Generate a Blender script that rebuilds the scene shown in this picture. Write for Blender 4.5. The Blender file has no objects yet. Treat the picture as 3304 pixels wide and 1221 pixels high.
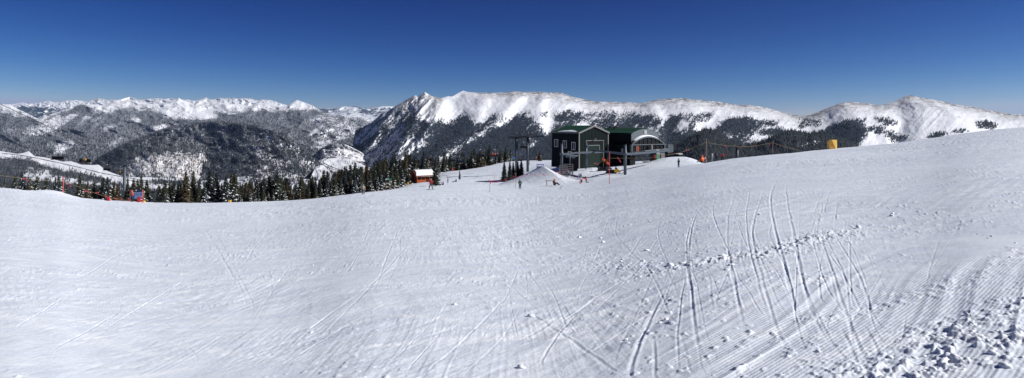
import bpy, bmesh, math, random
import numpy as np
from mathutils import Vector, Matrix
R = math.radians
random.seed(7)
rng = np.random.default_rng(11)
S = bpy.context.scene
C = S.collection

# ------------------------------------------------------------------ camera, sky, sun
F = 2202.7          # focal length in photo pixels (photo 3304 x 1221)
CX, HY = 1652.0, 400.0   # photo column of the view axis, photo row of eye level
cd = bpy.data.cameras.new('camera'); cam = bpy.data.objects.new('camera', cd); C.objects.link(cam)
cd.sensor_width = 36; cd.lens = 36*F/3304
cd.shift_y = -(610.5-HY)/3304
cd.clip_start = 0.1; cd.clip_end = 90000
cam.location = (0, 0, 0); cam.rotation_euler = (R(90), 0, 0)
S.camera = cam
SUN_EL, SUN_AZ = R(33), math.atan2(1.0, -0.10)   # azimuth from +Y towards +X
sdir = Vector((math.sin(SUN_AZ)*math.cos(SUN_EL), math.cos(SUN_AZ)*math.cos(SUN_EL), math.sin(SUN_EL)))
w = bpy.data.worlds.new('World'); S.world = w; w.use_nodes = True
nt = w.node_tree
sky = nt.nodes.new('ShaderNodeTexSky'); sky.sky_type = 'NISHITA'; sky.sun_disc = False
sky.sun_elevation = SUN_EL; sky.sun_rotation = SUN_AZ
sky.altitude = 3600; sky.air_density = 0.75; sky.dust_density = 0.25; sky.ozone_density = 4.5
bg = nt.nodes['Background']; bg.inputs['Strength'].default_value = 0.093
# high-altitude air: the sky's own colour, with each channel's contrast raised as a camera does
spx = nt.nodes.new('ShaderNodeSeparateColor'); cmb = nt.nodes.new('ShaderNodeCombineColor'); nt.links.new(sky.outputs[0], spx.inputs[0])
for k, (g_, a_) in enumerate(((3.1, .046), (2.28, .065), (1.53, .198))):
    m1, m2, m3 = (nt.nodes.new('ShaderNodeMath') for _ in range(3)); m1.operation = 'MINIMUM'; m1.inputs[1].default_value = (4.1, 6.2, 9.0)[k]; m2.operation = 'POWER'; m2.inputs[1].default_value = g_; m3.operation = 'MULTIPLY'; m3.inputs[1].default_value = a_
    nt.links.new(spx.outputs[k], m1.inputs[0]); nt.links.new(m1.outputs[0], m2.inputs[0]); nt.links.new(m2.outputs[0], m3.inputs[0]); nt.links.new(m3.outputs[0], cmb.inputs[k])
nt.links.new(cmb.outputs[0], bg.inputs[0])
sl = bpy.data.lights.new('sun', 'SUN'); sl.energy = 4.4; sl.angle = R(0.5); sl.color = (1.0, 0.98, 0.955)
so = bpy.data.objects.new('sun', sl); C.objects.link(so)
so.rotation_euler = sdir.to_track_quat('Z', 'Y').to_euler()
S.view_settings.view_transform = 'Standard'; S.view_settings.look = 'None'
S.view_settings.exposure = 0.34; S.view_settings.gamma = 1

# ------------------------------------------------------------------ small helpers
def at(px, py, Y):
    return Vector(((px-CX)/F*Y, Y, -(py-HY)/F*Y))
def tag(o, label=None, cat=None, group=None, kind=None):
    if label: o['label'] = label
    if cat: o['category'] = cat
    if group: o['group'] = group
    if kind: o['kind'] = kind
    return o
def thing(name, loc, label, cat, group=None):
    o = bpy.data.objects.new(name, None); o.location = loc; C.objects.link(o)
    o.empty_display_size = .3
    return tag(o, label, cat, group)
def org(o):
    v = Vector((0, 0, 0))
    while o is not None:
        v += o.location; o = o.parent
    return v
def copy_tree(o, parent=None):
    c = o.copy(); C.objects.link(c); c.parent = parent
    for ch in list(o.children): copy_tree(ch, c)
    return c

def new_mat(name): 
    m = bpy.data.materials.new(name); m.use_nodes = True
    return m, m.node_tree, m.node_tree.nodes['Principled BSDF']
def mat(name, col, rough=.6, metal=0, var=.15, scale=3.0, bump=0.0, spec=.5):
    m, t, b = new_mat(name)
    b.inputs['Roughness'].default_value = rough; b.inputs['Metallic'].default_value = metal
    b.inputs['Specular IOR Level'].default_value = spec
    tc = t.nodes.new('ShaderNodeTexCoord'); n = t.nodes.new('ShaderNodeTexNoise')
    n.inputs['Scale'].default_value = scale; n.inputs['Detail'].default_value = 5
    t.links.new(tc.outputs['Object'], n.inputs['Vector'])
    r = t.nodes.new('ShaderNodeMapRange'); r.inputs[3].default_value = 1-var; r.inputs[4].default_value = 1+var
    t.links.new(n.outputs[0], r.inputs[0])
    mx = t.nodes.new('ShaderNodeMix'); mx.data_type = 'RGBA'; mx.blend_type = 'MULTIPLY'; mx.inputs[0].default_value = 1
    mx.inputs[6].default_value = (*col, 1); t.links.new(r.outputs[0], mx.inputs[7])
    t.links.new(mx.outputs[2], b.inputs['Base Color'])
    if bump:
        bp = t.nodes.new('ShaderNodeBump'); bp.inputs['Strength'].default_value = bump
        t.links.new(n.outputs[0], bp.inputs['Height']); t.links.new(bp.outputs[0], b.inputs['Normal'])
    return m

class MB:
    def __init__(s): s.v = []; s.f = []; s.mi = []; s.sm = []
    def add(s, vs, fs, mi=0, smooth=False):
        k = len(s.v); s.v += [Vector(p) for p in vs]
        for f in fs: s.f.append([k+i for i in f]); s.mi.append(mi); s.sm.append(smooth)
        return s
    def box(s, c, size, ax=None, mi=0):
        """box centred at c; ax = three unit axes"""
        c = Vector(c); ax = ax or (Vector((1,0,0)), Vector((0,1,0)), Vector((0,0,1)))
        h = [a*(d/2) for a, d in zip(ax, size)]
        vs = [c + h[0]*i + h[1]*j + h[2]*k for i in (-1,1) for j in (-1,1) for k in (-1,1)]
        return s.add(vs, [(0,1,3,2),(4,6,7,5),(0,4,5,1),(2,3,7,6),(0,2,6,4),(1,5,7,3)], mi)
    def beam(s, a, b, w, h, mi=0):
        a, b = Vector(a), Vector(b); d = (b-a); L = d.length; d.normalize()
        side = d.cross(Vector((0,0,1)))
        if side.length < 1e-4: side = Vector((1,0,0))
        side.normalize(); up = side.cross(d)
        return s.box((a+b)/2, (L, w, h), (d, side, up), mi)
    def tube(s, pts, rad, n=8, mi=0, caps=True, smooth=True):
        pts = [Vector(p) for p in pts]
        rad = rad if isinstance(rad, (list, tuple)) else [rad]*len(pts)
        vs = []; fs = []; prev = None
        for i, p in enumerate(pts):
            d = (pts[min(i+1, len(pts)-1)] - pts[max(i-1, 0)]).normalized()
            ref = Vector((0,0,1)) if abs(d.z) < .95 else Vector((1,0,0))
            if prev is None: a = d.cross(ref).normalized()
            else:
                a = prev - d*prev.dot(d); a.normalize()
            prev = a; b = d.cross(a)
            for k in range(n):
                t = 2*math.pi*k/n; vs.append(p + (a*math.cos(t)+b*math.sin(t))*rad[i])
        for i in range(len(pts)-1):
            for k in range(n):
                k2 = (k+1) % n; fs.append((i*n+k, i*n+k2, (i+1)*n+k2, (i+1)*n+k))
        s.add(vs, fs, mi, smooth)
        if caps:
            k0 = len(s.v)-len(vs)
            s.f.append([k0+k for k in range(n)][::-1]); s.mi.append(mi); s.sm.append(False)
            s.f.append([k0+(len(pts)-1)*n+k for k in range(n)]); s.mi.append(mi); s.sm.append(False)
        return s
    def prism(s, poly, d, mi=0):
        """poly: list of 3-D points, extruded by vector d"""
        poly = [Vector(p) for p in poly]; d = Vector(d); n = len(poly)
        vs = poly + [p+d for p in poly]
        return s.add(vs, [tuple(range(n))[::-1], tuple(range(n, 2*n))] + [(i, (i+1)%n, n+(i+1)%n, n+i) for i in range(n)], mi)
    def ball(s, c, r, mi=0, seg=10, rings=7, jit=0, sq=(1,1,1)):
        c = Vector(c); vs = [c+Vector((0,0,r*sq[2]))]; fs = []
        for i in range(1, rings):
            t = math.pi*i/rings
            for k in range(seg):
                a = 2*math.pi*k/seg; j = 1+random.uniform(-jit, jit)
                vs.append(c+Vector((math.sin(t)*math.cos(a)*sq[0], math.sin(t)*math.sin(a)*sq[1], math.cos(t)*sq[2]))*r*j)
        vs.append(c-Vector((0,0,r*sq[2]))); L = len(vs)-1
        for k in range(seg): fs.append((0, 1+k, 1+(k+1)%seg))
        for i in range(rings-2):
            for k in range(seg):
                a = 1+i*seg; fs.append((a+k, a+seg+k, a+seg+(k+1)%seg, a+(k+1)%seg))
        for k in range(seg): fs.append((L, L-seg+(k+1)%seg, L-seg+k))
        return s.add(vs, fs, mi, True)
    def build(s, name, mats, parent=None, at_loc=None):
        me = bpy.data.meshes.new(name)
        o = bpy.data.objects.new(name, me)
        off = Vector((0,0,0))
        if parent is not None: off = org(parent); o.parent = parent
        elif at_loc is not None: off = Vector(at_loc); o.location = off
        me.from_pydata([tuple(p-off) for p in s.v], [], s.f)
        for m in (mats if isinstance(mats, (list, tuple)) else [mats]): me.materials.append(m)
        me.polygons.foreach_set('material_index', s.mi); me.polygons.foreach_set('use_smooth', s.sm)
        bm = bmesh.new(); bm.from_mesh(me); bmesh.ops.recalc_face_normals(bm, faces=bm.faces); bm.to_mesh(me); bm.free()
        me.update(); C.objects.link(o)
        return o

# ------------------------------------------------------------------ noise (numpy)
def _h(ix, iy, seed):
    n = (ix.astype(np.int64)*374761393 + iy.astype(np.int64)*668265263 + seed*974634777) & 0xffffffff
    n = ((n ^ (n >> 13))*1274126177) & 0xffffffff
    return ((n ^ (n >> 16)) & 0xffff)/65535.0
def vnoise(x, y, seed=0):
    ix = np.floor(x); iy = np.floor(y); fx = x-ix; fy = y-iy
    fx = fx*fx*fx*(fx*(fx*6-15)+10); fy = fy*fy*fy*(fy*(fy*6-15)+10)
    a = _h(ix, iy, seed); b = _h(ix+1, iy, seed); c = _h(ix, iy+1, seed); d = _h(ix+1, iy+1, seed)
    return (a*(1-fx)+b*fx)*(1-fy) + (c*(1-fx)+d*fx)*fy
def fbm(x, y, seed=0, octv=5, ridged=False, gain=.5):
    t = np.zeros_like(x); amp = 1.0; tot = 0
    for o in range(octv):
        n = vnoise(x, y, seed+o*17)
        if ridged: n = 1-np.abs(2*n-1)
        t += n*amp; tot += amp; amp *= gain
        x, y = x*1.92+y*.37+5.1, y*1.92-x*.37+1.7
    return t/tot
def sst(a, b, x):
    t = np.clip((x-a)/(b-a), 0, 1); return t*t*(3-2*t)
def blur(a, k, axis):
    if k < 1: return a
    pad = [(0,0)]*a.ndim; pad[axis] = (k, k)
    for _ in range(2):
        p = np.pad(a, pad, mode='edge'); c = np.cumsum(p, axis=axis)
        z = np.zeros_like(np.take(c, [0], axis=axis)); c = np.concatenate([z, c], axis=axis)
        n = a.shape[axis]
        hi = np.take(c, np.arange(2*k+1, 2*k+1+n), axis=axis); lo = np.take(c, np.arange(0, n), axis=axis)
        a = (hi-lo)/(2*k+1)
    return a
def grid_mesh(name, X, Y, Z, mats, attrs=None, smooth=True):
    nr, nc = X.shape
    me = bpy.data.meshes.new(name)
    co = np.stack([X, Y, Z], -1).reshape(-1, 3).astype(np.float32)
    i = np.arange((nr-1)*(nc-1)); r = i//(nc-1); c = i % (nc-1); a = r*nc+c
    q = np.stack([a, a+1, a+nc+1, a+nc], -1).astype(np.int32)
    me.vertices.add(len(co)); me.vertices.foreach_set('co', co.ravel())
    me.loops.add(q.size); me.loops.foreach_set('vertex_index', q.ravel())
    me.polygons.add(len(q)); me.polygons.foreach_set('loop_start', np.arange(0, q.size, 4, dtype=np.int32))
    me.polygons.foreach_set('use_smooth', np.full(len(q), smooth))
    me.update(calc_edges=True)
    for m in mats: me.materials.append(m)
    for k, v in (attrs or {}).items():
        at_ = me.attributes.new(k, 'FLOAT', 'POINT'); at_.data.foreach_set('value', v.ravel().astype(np.float32))
    o = bpy.data.objects.new(name, me); C.objects.link(o)
    return o

# ------------------------------------------------------------------ the near snow slope
SKY_COLS = {   # photo column: [(distance, photo row), ...] ; the last one is the brow the slope falls away behind
 -900: [(60, 590)], -400: [(70, 600)], 0: [(80, 614)], 60: [(80, 617)], 110: [(82, 624)], 160: [(84, 627)], 195: [(84, 629)], 230: [(86, 637)],
 300: [(88, 645)], 400: [(90, 652)], 500: [(95, 656)], 620: [(98, 657)], 750: [(100, 655)], 900: [(104, 651)],
 1020: [(108, 640)], 1110: [(112, 627)], 1190: [(118, 618)], 1300: [(113, 616), (160, 596)],
 1400: [(113, 613), (168, 583), (250, 555)], 1500: [(113, 612), (168, 581), (260, 547)],
 1600: [(112, 612), (160, 584), (220, 548), (300, 521)], 1700: [(113, 610), (150, 580), (200, 548), (310, 517)],
 1800: [(116, 600), (135, 566), (165, 538), (320, 516)], 1870: [(118, 592), (148, 540), (200, 520), (320, 515)],
 1950: [(110, 583), (148, 541), (180, 528), (240, 521)],
 2012: [(96, 575), (123, 570), (140, 548), (150, 536), (200, 523)], 2100: [(98, 560), (120, 556), (140, 532), (150, 528), (200, 518)],
 2180: [(100, 544), (125, 541), (150, 522), (200, 514)],
 2273: [(106, 525), (130, 528), (170, 519)], 2350: [(112, 514)], 2447: [(118, 502)], 2620: [(128, 486)], 2800: [(140, 471)],
 2885: [(145, 462)], 3007: [(150, 447)], 3060: [(150, 438)], 3121: [(150, 428)], 3222: [(150, 417)], 3304: [(150, 410)], 3700: [(150, 395)], 4400: [(150, 385)]}
_ug = np.linspace(-1.3, 1.3, 521); _yg = np.concatenate([[0], np.geomspace(2, 1000, 500)])
_cols = sorted(SKY_COLS); _prof = []
for px in _cols:
    ys = [0.0]; zs = [-1.7]
    for D, py in SKY_COLS[px]: ys.append(D); zs.append(-(py-HY)/F*D)
    D, z = ys[-1], zs[-1]
    for dd, dz in ((6, -.6), (20, -3.0), (60, -10), (160, -26), (900, -235)): ys.append(D+dd); zs.append(z+dz)
    _prof.append(np.interp(_yg, ys, zs))
_prof = np.array(_prof); _uc = (np.array(_cols)-CX)/F
ZT = np.array([np.interp(_ug, _uc, _prof[:, j]) for j in range(len(_yg))]).T
ZT = blur(blur(ZT, 3, 0), 2, 1)
def mound(x, y):
    xa, xb = at(1608, 0, 131).x, at(1752, 0, 131).x
    xq = xb + (133.5-y)*.25
    ramp = np.where(x < xq, 2.6*np.clip((x-xa)/(xb-xa+np.maximum(xq-xb, 0)), 0, 1)**1.1, 2.6*np.clip(1-(x-xq)/3.6, 0, 1))
    fr = np.clip((y-119.5)/13.0, 0, 1); bk = 1-sst(137, 140, y)
    m = ramp*fr*bk
    # low snow banks around the terminal
    def bank(cx, cy, rx, ry, h): return h*np.exp(-(((x-cx)/rx)**2+((y-cy)/ry)**2))
    p = at(2150, 0, 150); q = at(2215, 0, 150); r = at(1905, 0, 138); s_ = at(1800, 0, 150); t = at(165, 0, 82)
    m = m + bank(p.x, p.y, 3.5, 3, .9) + bank(q.x, q.y, 3, 4, .8) + bank(r.x, r.y, 2.2, 1.5, .6) + bank(s_.x, s_.y, 1.6, 1.6, 1.0)
    m = m + bank(t.x, t.y, 2.6, 2, .55) + bank(at(20,0,76).x, 76, 4, 3, .35)
    return m
def zg(x, y, extra=True):
    x = np.asarray(x, float); y = np.asarray(y, float)
    u = np.clip(x/np.maximum(y, .5), -1.29, 1.29)
    fi = (u+1.3)/2.6*520; i = np.clip(fi.astype(int), 0, 519); fu = fi-i
    fj = np.interp(y, _yg, np.arange(len(_yg))); j = np.clip(fj.astype(int), 0, len(_yg)-2); fv = fj-j
    z = (ZT[i, j]*(1-fu)+ZT[i+1, j]*fu)*(1-fv) + (ZT[i, j+1]*(1-fu)+ZT[i+1, j+1]*fu)*fv
    if extra: z = z + mound(x, y)
    return z
def G(px, Y, dz=0.0):
    x = (px-CX)/F*Y
    return Vector((x, Y, float(zg(x, Y))+dz))
def Yof(px, py, y0=3, y1=160):
    """first distance at which the slope under photo column px shows at photo row py"""
    ys = np.linspace(y0, y1, 3000); zz = zg((px-CX)/F*ys, ys)
    rows = HY - zz/ys*F
    k = np.argmax(rows <= py) if (rows <= py).any() else int(np.argmin(rows))
    return float(ys[k])

def build_ground():
    Yr = np.concatenate([np.linspace(1.2, 4, 30, endpoint=False), 1/np.linspace(1/4, 1/60, 420, endpoint=False),
                         np.linspace(60, 170, 300, endpoint=False), np.linspace(170, 325, 70, endpoint=False), np.geomspace(325, 900, 40)])
    wv = np.concatenate([np.linspace(-1.25, -.86, 60, endpoint=False), np.linspace(-.86, .86, 2300, endpoint=False), np.linspace(.86, 1.25, 61)])
    W, Y = np.meshgrid(wv, Yr); X = W*(Y+2.5)
    Z = zg(X, Y)
    near = 1-sst(40, 110, Y); u = X/Y
    # broad swells
    Z += (fbm(X/14, Y/14, 3, 4)-.5)*(.35*sst(8, 40, Y)+.12)
    Z += (fbm(X/2.6, Y/2.6, 5, 3, gain=.35)-.5)*.05
    far = sst(25, 60, Y)
    # scraped, wind-streaked snow: elongated ridges in several directions
    def streak(ang, along, across, seed, octv=4):
        c, s = math.cos(ang), math.sin(ang); a = X*c+Y*s; b = -X*s+Y*c
        a = a + (fbm(X/9, Y/9, seed+40, 2)-.5)*3; b = b + (fbm(X/7, Y/7, seed+50, 2)-.5)*1.6
        return fbm(a/along, b/across, seed, octv, ridged=True)
    sL = 1-sst(-.05, .35, u)
    st = (streak(R(20), 5, .38, 21)-.5)*.050*(.35+.65*sL) + (streak(R(58), 6, .45, 22)-.5)*.040 + (streak(R(100), 5, .5, 23)-.5)*.030 + (streak(R(-15), 7, .6, 24)-.5)*.03*sL
    patch = sst(.35, .62, fbm(X/6, Y/6, 31, 3))
    st *= (.45+.8*patch)*(1-.75*sst(.12, .26, u)*(1-sst(30, 60, Y)))
    nf = .45+.55*sst(4, 10, Y)
    Z += st*(.42+.9*far)*nf
    fn = (streak(R(28), 2.2, .06, 121, 3)-.5)*.010 + (streak(R(66), 2.6, .07, 122, 3)-.5)*.009 + (streak(R(5), 2.4, .08, 123, 3)-.5)*.008*sL + (streak(R(96), 3.0, .07, 124, 3)-.5)*.008
    Z += fn*nf*.85*(1-.8*sst(.12, .26, u))*(.25+1.1*sst(.4, .65, fbm(X/2.4, Y/2.4, 131, 3)))*(1-sst(22, 45, Y))
    fm = (streak(R(35), 7, .22, 126, 3)-.5)*.030 + (streak(R(75), 8, .26, 127, 3)-.5)*.022
    Z += fm*.6*(1-.7*sst(.12, .26, u))*sst(12, 26, Y)*(1-sst(70, 120, Y))*(.3+sst(.4, .65, fbm(X/8, Y/8, 132, 3)))
    Z += (streak(R(45), 9, .22, 141, 3)-.5)*.016*sst(.12, .26, u)*(.4+patch)*(1-.5*far)
    # corduroy strip covers the right of the slope; broken up where skied
    cc = (X*math.cos(R(-45))+Y*math.sin(R(-45)))    # across the rows
    grm = sst(.10, .26, u + .05*(fbm(X/3, Y/3, 61, 3)-.5)) * (1-sst(26, 40, Y))
    grm *= sst(.28, .40, fbm(X/2.2, Y/2.2, 63, 4))
    Z += grm*.0*np.sin(cc*2*math.pi/.085 + 2*(fbm(X/5, Y/5, 64, 2)-.5))*(1-sst(9, 15, Y))
    # wider lanes of the machine
    Z += sst(.05, .3, u)*(1-sst(60, 120, Y))*.007*np.sign(np.sin(cc*2*math.pi/5.2+.8))*np.abs(np.sin(cc*2*math.pi/5.2+.8))**.5*.5
    # rubble
    def seg_d(p, q):
        (x0, y0), (x1, y1) = p, q; dx, dy = x1-x0, y1-y0; L = dx*dx+dy*dy
        t = np.clip(((X-x0)*dx+(Y-y0)*dy)/L, 0, 1); return np.hypot(X-x0-t*dx, Y-y0-t*dy)
    def gp(px, py): Yq = Yof(px, py); return ((px-CX)/F*Yq, Yq)
    lump = fbm(X/.075, Y/.075, 71, 3); lump2 = fbm(X/.16, Y/.16, 72, 3)
    rub = np.zeros_like(X)
    for a, b, wd, am in (((2210, 862), (2540, 815), .42, 1), ((2500, 815), (2700, 752), .45, 1), ((1930, 860), (2130, 870), .5, .6), ((2050, 900), (2230, 862), .35, .8),
                         ((3304, 990), (2990, 1100), .30, .8), ((3304, 1090), (2860, 1215), .36, 1.2), ((3100, 930), (3304, 800), .25, .35), ((2620, 1040), (2900, 985), .16, .5),
                         ((2990, 960), (3150, 900), .3, .4), ((2350, 800), (2050, 860), .2, .2)):
        d = seg_d(gp(*a), gp(*b)); rub = np.maximum(rub, am*np.exp(-(d/wd)**2))
    Z += rub*(.06*np.maximum(lump-.45, 0)*1.6 + .022*(lump2-.5))
    # general grit: small lumps over everything, patchy
    Z += .020*np.maximum(fbm(X/.09, Y/.09, 75, 2)-.70, 0)*4*sst(.5, .7, fbm(X/1.7, Y/1.7, 76, 3))*near
    # tracks: grooves with a raised lip
    def groove(path, wd=.05, dep=.035, lip=.6, jag=.008, sideways=False, t0=None, t1=None, jseed=0):
        P = np.array([gp(*p) for p in path])
        a, b = (0, 1) if sideways else (1, 0)
        o = np.argsort(P[:, a]); P = P[o]
        tt = Y if not sideways else X; oo = X if not sideways else Y
        lo, hi = P[0, a], P[-1, a]
        if sideways: m = (X > lo-.3) & (X < hi+.3) & (Y > P[:, 1].min()-1.5) & (Y < P[:, 1].max()+1.5)
        else: m = (Y > lo-.3) & (Y < hi+.3) & (X > P[:, 0].min()-1.5) & (X < P[:, 0].max()+1.5)
        if not m.any(): return
        tm, om = tt[m], oo[m]
        twin = vnoise(np.array([jseed*.77]), np.array([1.3]), 66)[0] > .5
        # smooth the polyline
        ts = np.linspace(lo, hi, 200); cs = np.interp(ts, P[:, a], P[:, b]); cs = blur(cs, 9, 0)
        cen = np.interp(tm, ts, cs) + jag*(vnoise(tm*1.3+jseed, tm*0+3.3, 80)-.5)*2
        sl = np.interp(tm, ts, np.gradient(cs, ts)); dd = (om-cen)/np.sqrt(1+sl*sl)
        fade = sst(lo-.3, lo+.12*(hi-lo), tm)*(1-sst(lo+.55*(hi-lo), hi+.3, tm)*.9-.1*sst(hi-.5, hi+.3, tm))
        brk = .55+.6*vnoise(tm*.9+jseed*3, tm*0+7, 83)
        far_ = np.clip(Y[m]/9, 1, 5)
        w_ = wd*.25*(.75+.25*far_)
        if twin:
            d2 = dd-(.22+.05*np.sin(tm*.7+jseed)); Z[m] += fade*(1.15-brk)*dep*.10*far_**.2*(-np.exp(-(d2/w_)**2) + lip*np.exp(-((d2-1.9*w_)/(.8*w_))**2))
        brk = brk*(.6+.8*vnoise(tm*.35+jseed*9, tm*0+2, 68))
        Z[m] += fade*brk*dep*.115*far_**.2*(-np.exp(-(dd/w_)**2) + lip*np.exp(-((dd-1.9*w_)/(.8*w_))**2) + .3*lip*np.exp(-((dd+2.0*w_)/w_)**2)*(.4+vnoise(tm*14, dd*0, 90)))
    T = [  # the long fall-line tracks
     ([(2245, 1221), (2235, 1000), (2225, 900), (2218, 850), (2225, 760), (2245, 690), (2290, 640), (2340, 605)], .06, .05),
     ([(2225, 1100), (2220, 900), (2215, 830), (2212, 780), (2235, 700), (2265, 650), (2320, 615)], .05, .04),
     ([(2390, 1060), (2370, 900), (2345, 800), (2318, 745), (2300, 700), (2300, 660), (2330, 625)], .05, .04),
     ([(2430, 1221), (2395, 1060), (2375, 950), (2350, 850), (2345, 760), (2350, 690), (2372, 630), (2400, 600)], .06, .05),
     ([(2520, 1150), (2455, 980), (2440, 890), (2420, 820), (2410, 750), (2405, 690), (2420, 620), (2440, 585)], .05, .045),
     ([(2560, 1221), (2500, 1060), (2470, 950), (2445, 860), (2430, 800), (2425, 740), (2440, 680), (2470, 610)], .06, .05),
     ([(2640, 1221), (2580, 1060), (2550, 960), (2530, 860), (2505, 770), (2490, 700), (2485, 640), (2500, 600), (2520, 570)], .07, .06),
     ([(2700, 1221), (2610, 1010), (2585, 900), (2570, 800), (2555, 720), (2540, 660), (2535, 610), (2560, 580)], .06, .055),
     ([(2730, 1221), (2650, 1050), (2600, 950), (2575, 860), (2560, 780), (2545, 690), (2540, 630)], .05, .04),
     ([(2810, 1221), (2770, 1120), (2720, 1000), (2690, 900), (2660, 810), (2640, 740)], .06, .05),
     ([(2780, 1221), (2740, 1120), (2715, 1060)], .05, .05), ([(2650, 990), (2640, 900), (2655, 820), (2690, 740)], .04, .03),
     ([(2110, 1221), (2108, 1100)], .05, .04), ([(2025, 1221), (2060, 1120), (2110, 1010), (2150, 930)], .07, .05),
     ([(2190, 1221), (2185, 1080), (2200, 960), (2218, 880)], .04, .03),
     ([(2300, 1000), (2350, 880), (2400, 800), (2450, 760)], .04, .03), ([(2620, 700), (2640, 650), (2670, 610)], .05, .04), ([(2655, 690), (2670, 640), (2690, 600)], .05, .04),
     ([(2150, 730), (2060, 800), (1990, 850)], .05, .04), ([(2000, 870), (2090, 740), (2190, 650), (2280, 610)], .05, .03), ([(2090, 820), (2170, 700), (2220, 650)], .05, .03)]
    for k, (p, wd, dp) in enumerate(T): groove(p, wd, dp, jseed=k*7.7)
    # a few more fall-line tracks, each with its own wander
    rr = random.Random(5)
    for k in range(16):
        bx = rr.uniform(2150, 2850); tx = bx - rr.uniform(60, 180) + rr.uniform(-40, 60)
        groove([(bx, rr.uniform(1000, 1221)), ((bx*.6+tx*.4)+rr.uniform(-15, 15), 900), (tx, 760), (tx+rr.uniform(10, 60), rr.uniform(610, 680))], rr.uniform(.03, .05), rr.uniform(.015, .035), jseed=k*3.1+50)
    SW = [  # crossing tracks
     ([(960, 1170), (1060, 1080), (1160, 970), (1240, 880), (1310, 800)], .06, .04), ([(1370, 1221), (1500, 1100), (1640, 960)], .05, .03), ([(1500, 1221), (1620, 1100), (1680, 1000)], .05, .03),
     ([(1700, 1010), (1850, 1110), (2000, 1221)], .07, .05), ([(1600, 880), (1700, 980), (1760, 1030)], .05, .035), ([(1780, 940), (1960, 950), (2100, 965)], .05, .03),
     ([(600, 1010), (750, 985), (830, 955), (930, 900)], .06, .04), ([(0, 855), (120, 835), (250, 815)], .08, .05), ([(50, 722), (250, 718), (480, 714)], .12, .06), ([(180, 940), (300, 880), (350, 845), (440, 790)], .06, .04),
     ([(0, 960), (150, 920), (240, 885)], .06, .04), ([(620, 1000), (780, 980)], .06, .05), ([(2720, 820), (2950, 800), (3304, 690)], .05, .02), ([(2650, 670), (2900, 665), (3304, 620)], .1, .05), ([(2560, 660), (2850, 640), (3304, 600)], .08, .04),
     ([(2680, 520), (2760, 525), (2900, 560), (3100, 585), (3304, 600)], .1, .07), ([(2990, 455), (3150, 458), (3304, 455)], .15, .10), ([(3000, 455), (3090, 470), (3120, 475)], .15, .08),
     ([(1300, 740), (1500, 700), (1800, 660)], .08, .05), ([(1350, 800), (1600, 740), (1900, 660)], .06, .04), ([(1500, 860), (1750, 760), (2050, 640)], .06, .04), ([(1450, 940), (1700, 800), (2100, 620)], .05, .03), ([(900, 800), (1200, 740), (1500, 690)], .07, .04),
     ([(2150, 590), (2400, 540), (2600, 520)], .15, .08), ([(2200, 570), (2350, 540), (2480, 520)], .15, .09), ([(2250, 560), (2380, 530), (2450, 512)], .15, .1)]
    for k, (p, wd, dp) in enumerate(SW): groove(p, wd, dp, sideways=True, jseed=k*5.3+9)
    for k in range(26):
        bx = rr.uniform(1500, 3000); by = rr.uniform(800, 1221); tx = bx+rr.uniform(-160, 220); ty = max(600, by-rr.uniform(150, 380))
        groove([(bx, by), ((bx+tx)/2+rr.uniform(-25, 25), (by+ty)/2), (tx, ty)], rr.uniform(.02, .04), rr.uniform(.012, .03), jseed=k*1.9+300)
    for k in range(70):
        bx = rr.uniform(650, 2300); by = rr.uniform(760, 1221); L = rr.uniform(250, 700); a = R(rr.choice([28, 35, 50, 62, 75, 118, 150])+rr.uniform(-7, 7)); tx = bx+L*math.cos(a); ty = max(640, by-L*math.sin(a)*.75)
        groove([(bx, by), ((bx+tx)/2+rr.uniform(-20, 20), (by+ty)/2), (tx, ty)], rr.uniform(.025, .055), rr.uniform(.02, .045), sideways=abs(math.cos(a)) > .6, jseed=k*2.3+400)
    for k in range(70):
        x0 = rr.uniform(-50, 2300); y0 = rr.uniform(700, 1200); L = rr.uniform(120, 420); sl = rr.uniform(-.05, .75)
        groove([(x0, y0), (x0+L*.5, max(670, y0-L*.5*sl-rr.uniform(-8, 8))), (x0+L, max(665, y0-L*sl))], rr.uniform(.03, .06), rr.uniform(.022, .05), sideways=True, jseed=k*2.9+100)
    o = grid_mesh('ground', X, Y, Z, [snow_mat()], {'groomed': grm, 'dirt': np.exp(-(((X-at(1835,0,128).x)/2.6)**2+((Y-128)/5)**2))})
    tag(o, 'wide snow-covered ski slope with ski tracks and groomed lines', None, None, 'structure')
    return o

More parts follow.
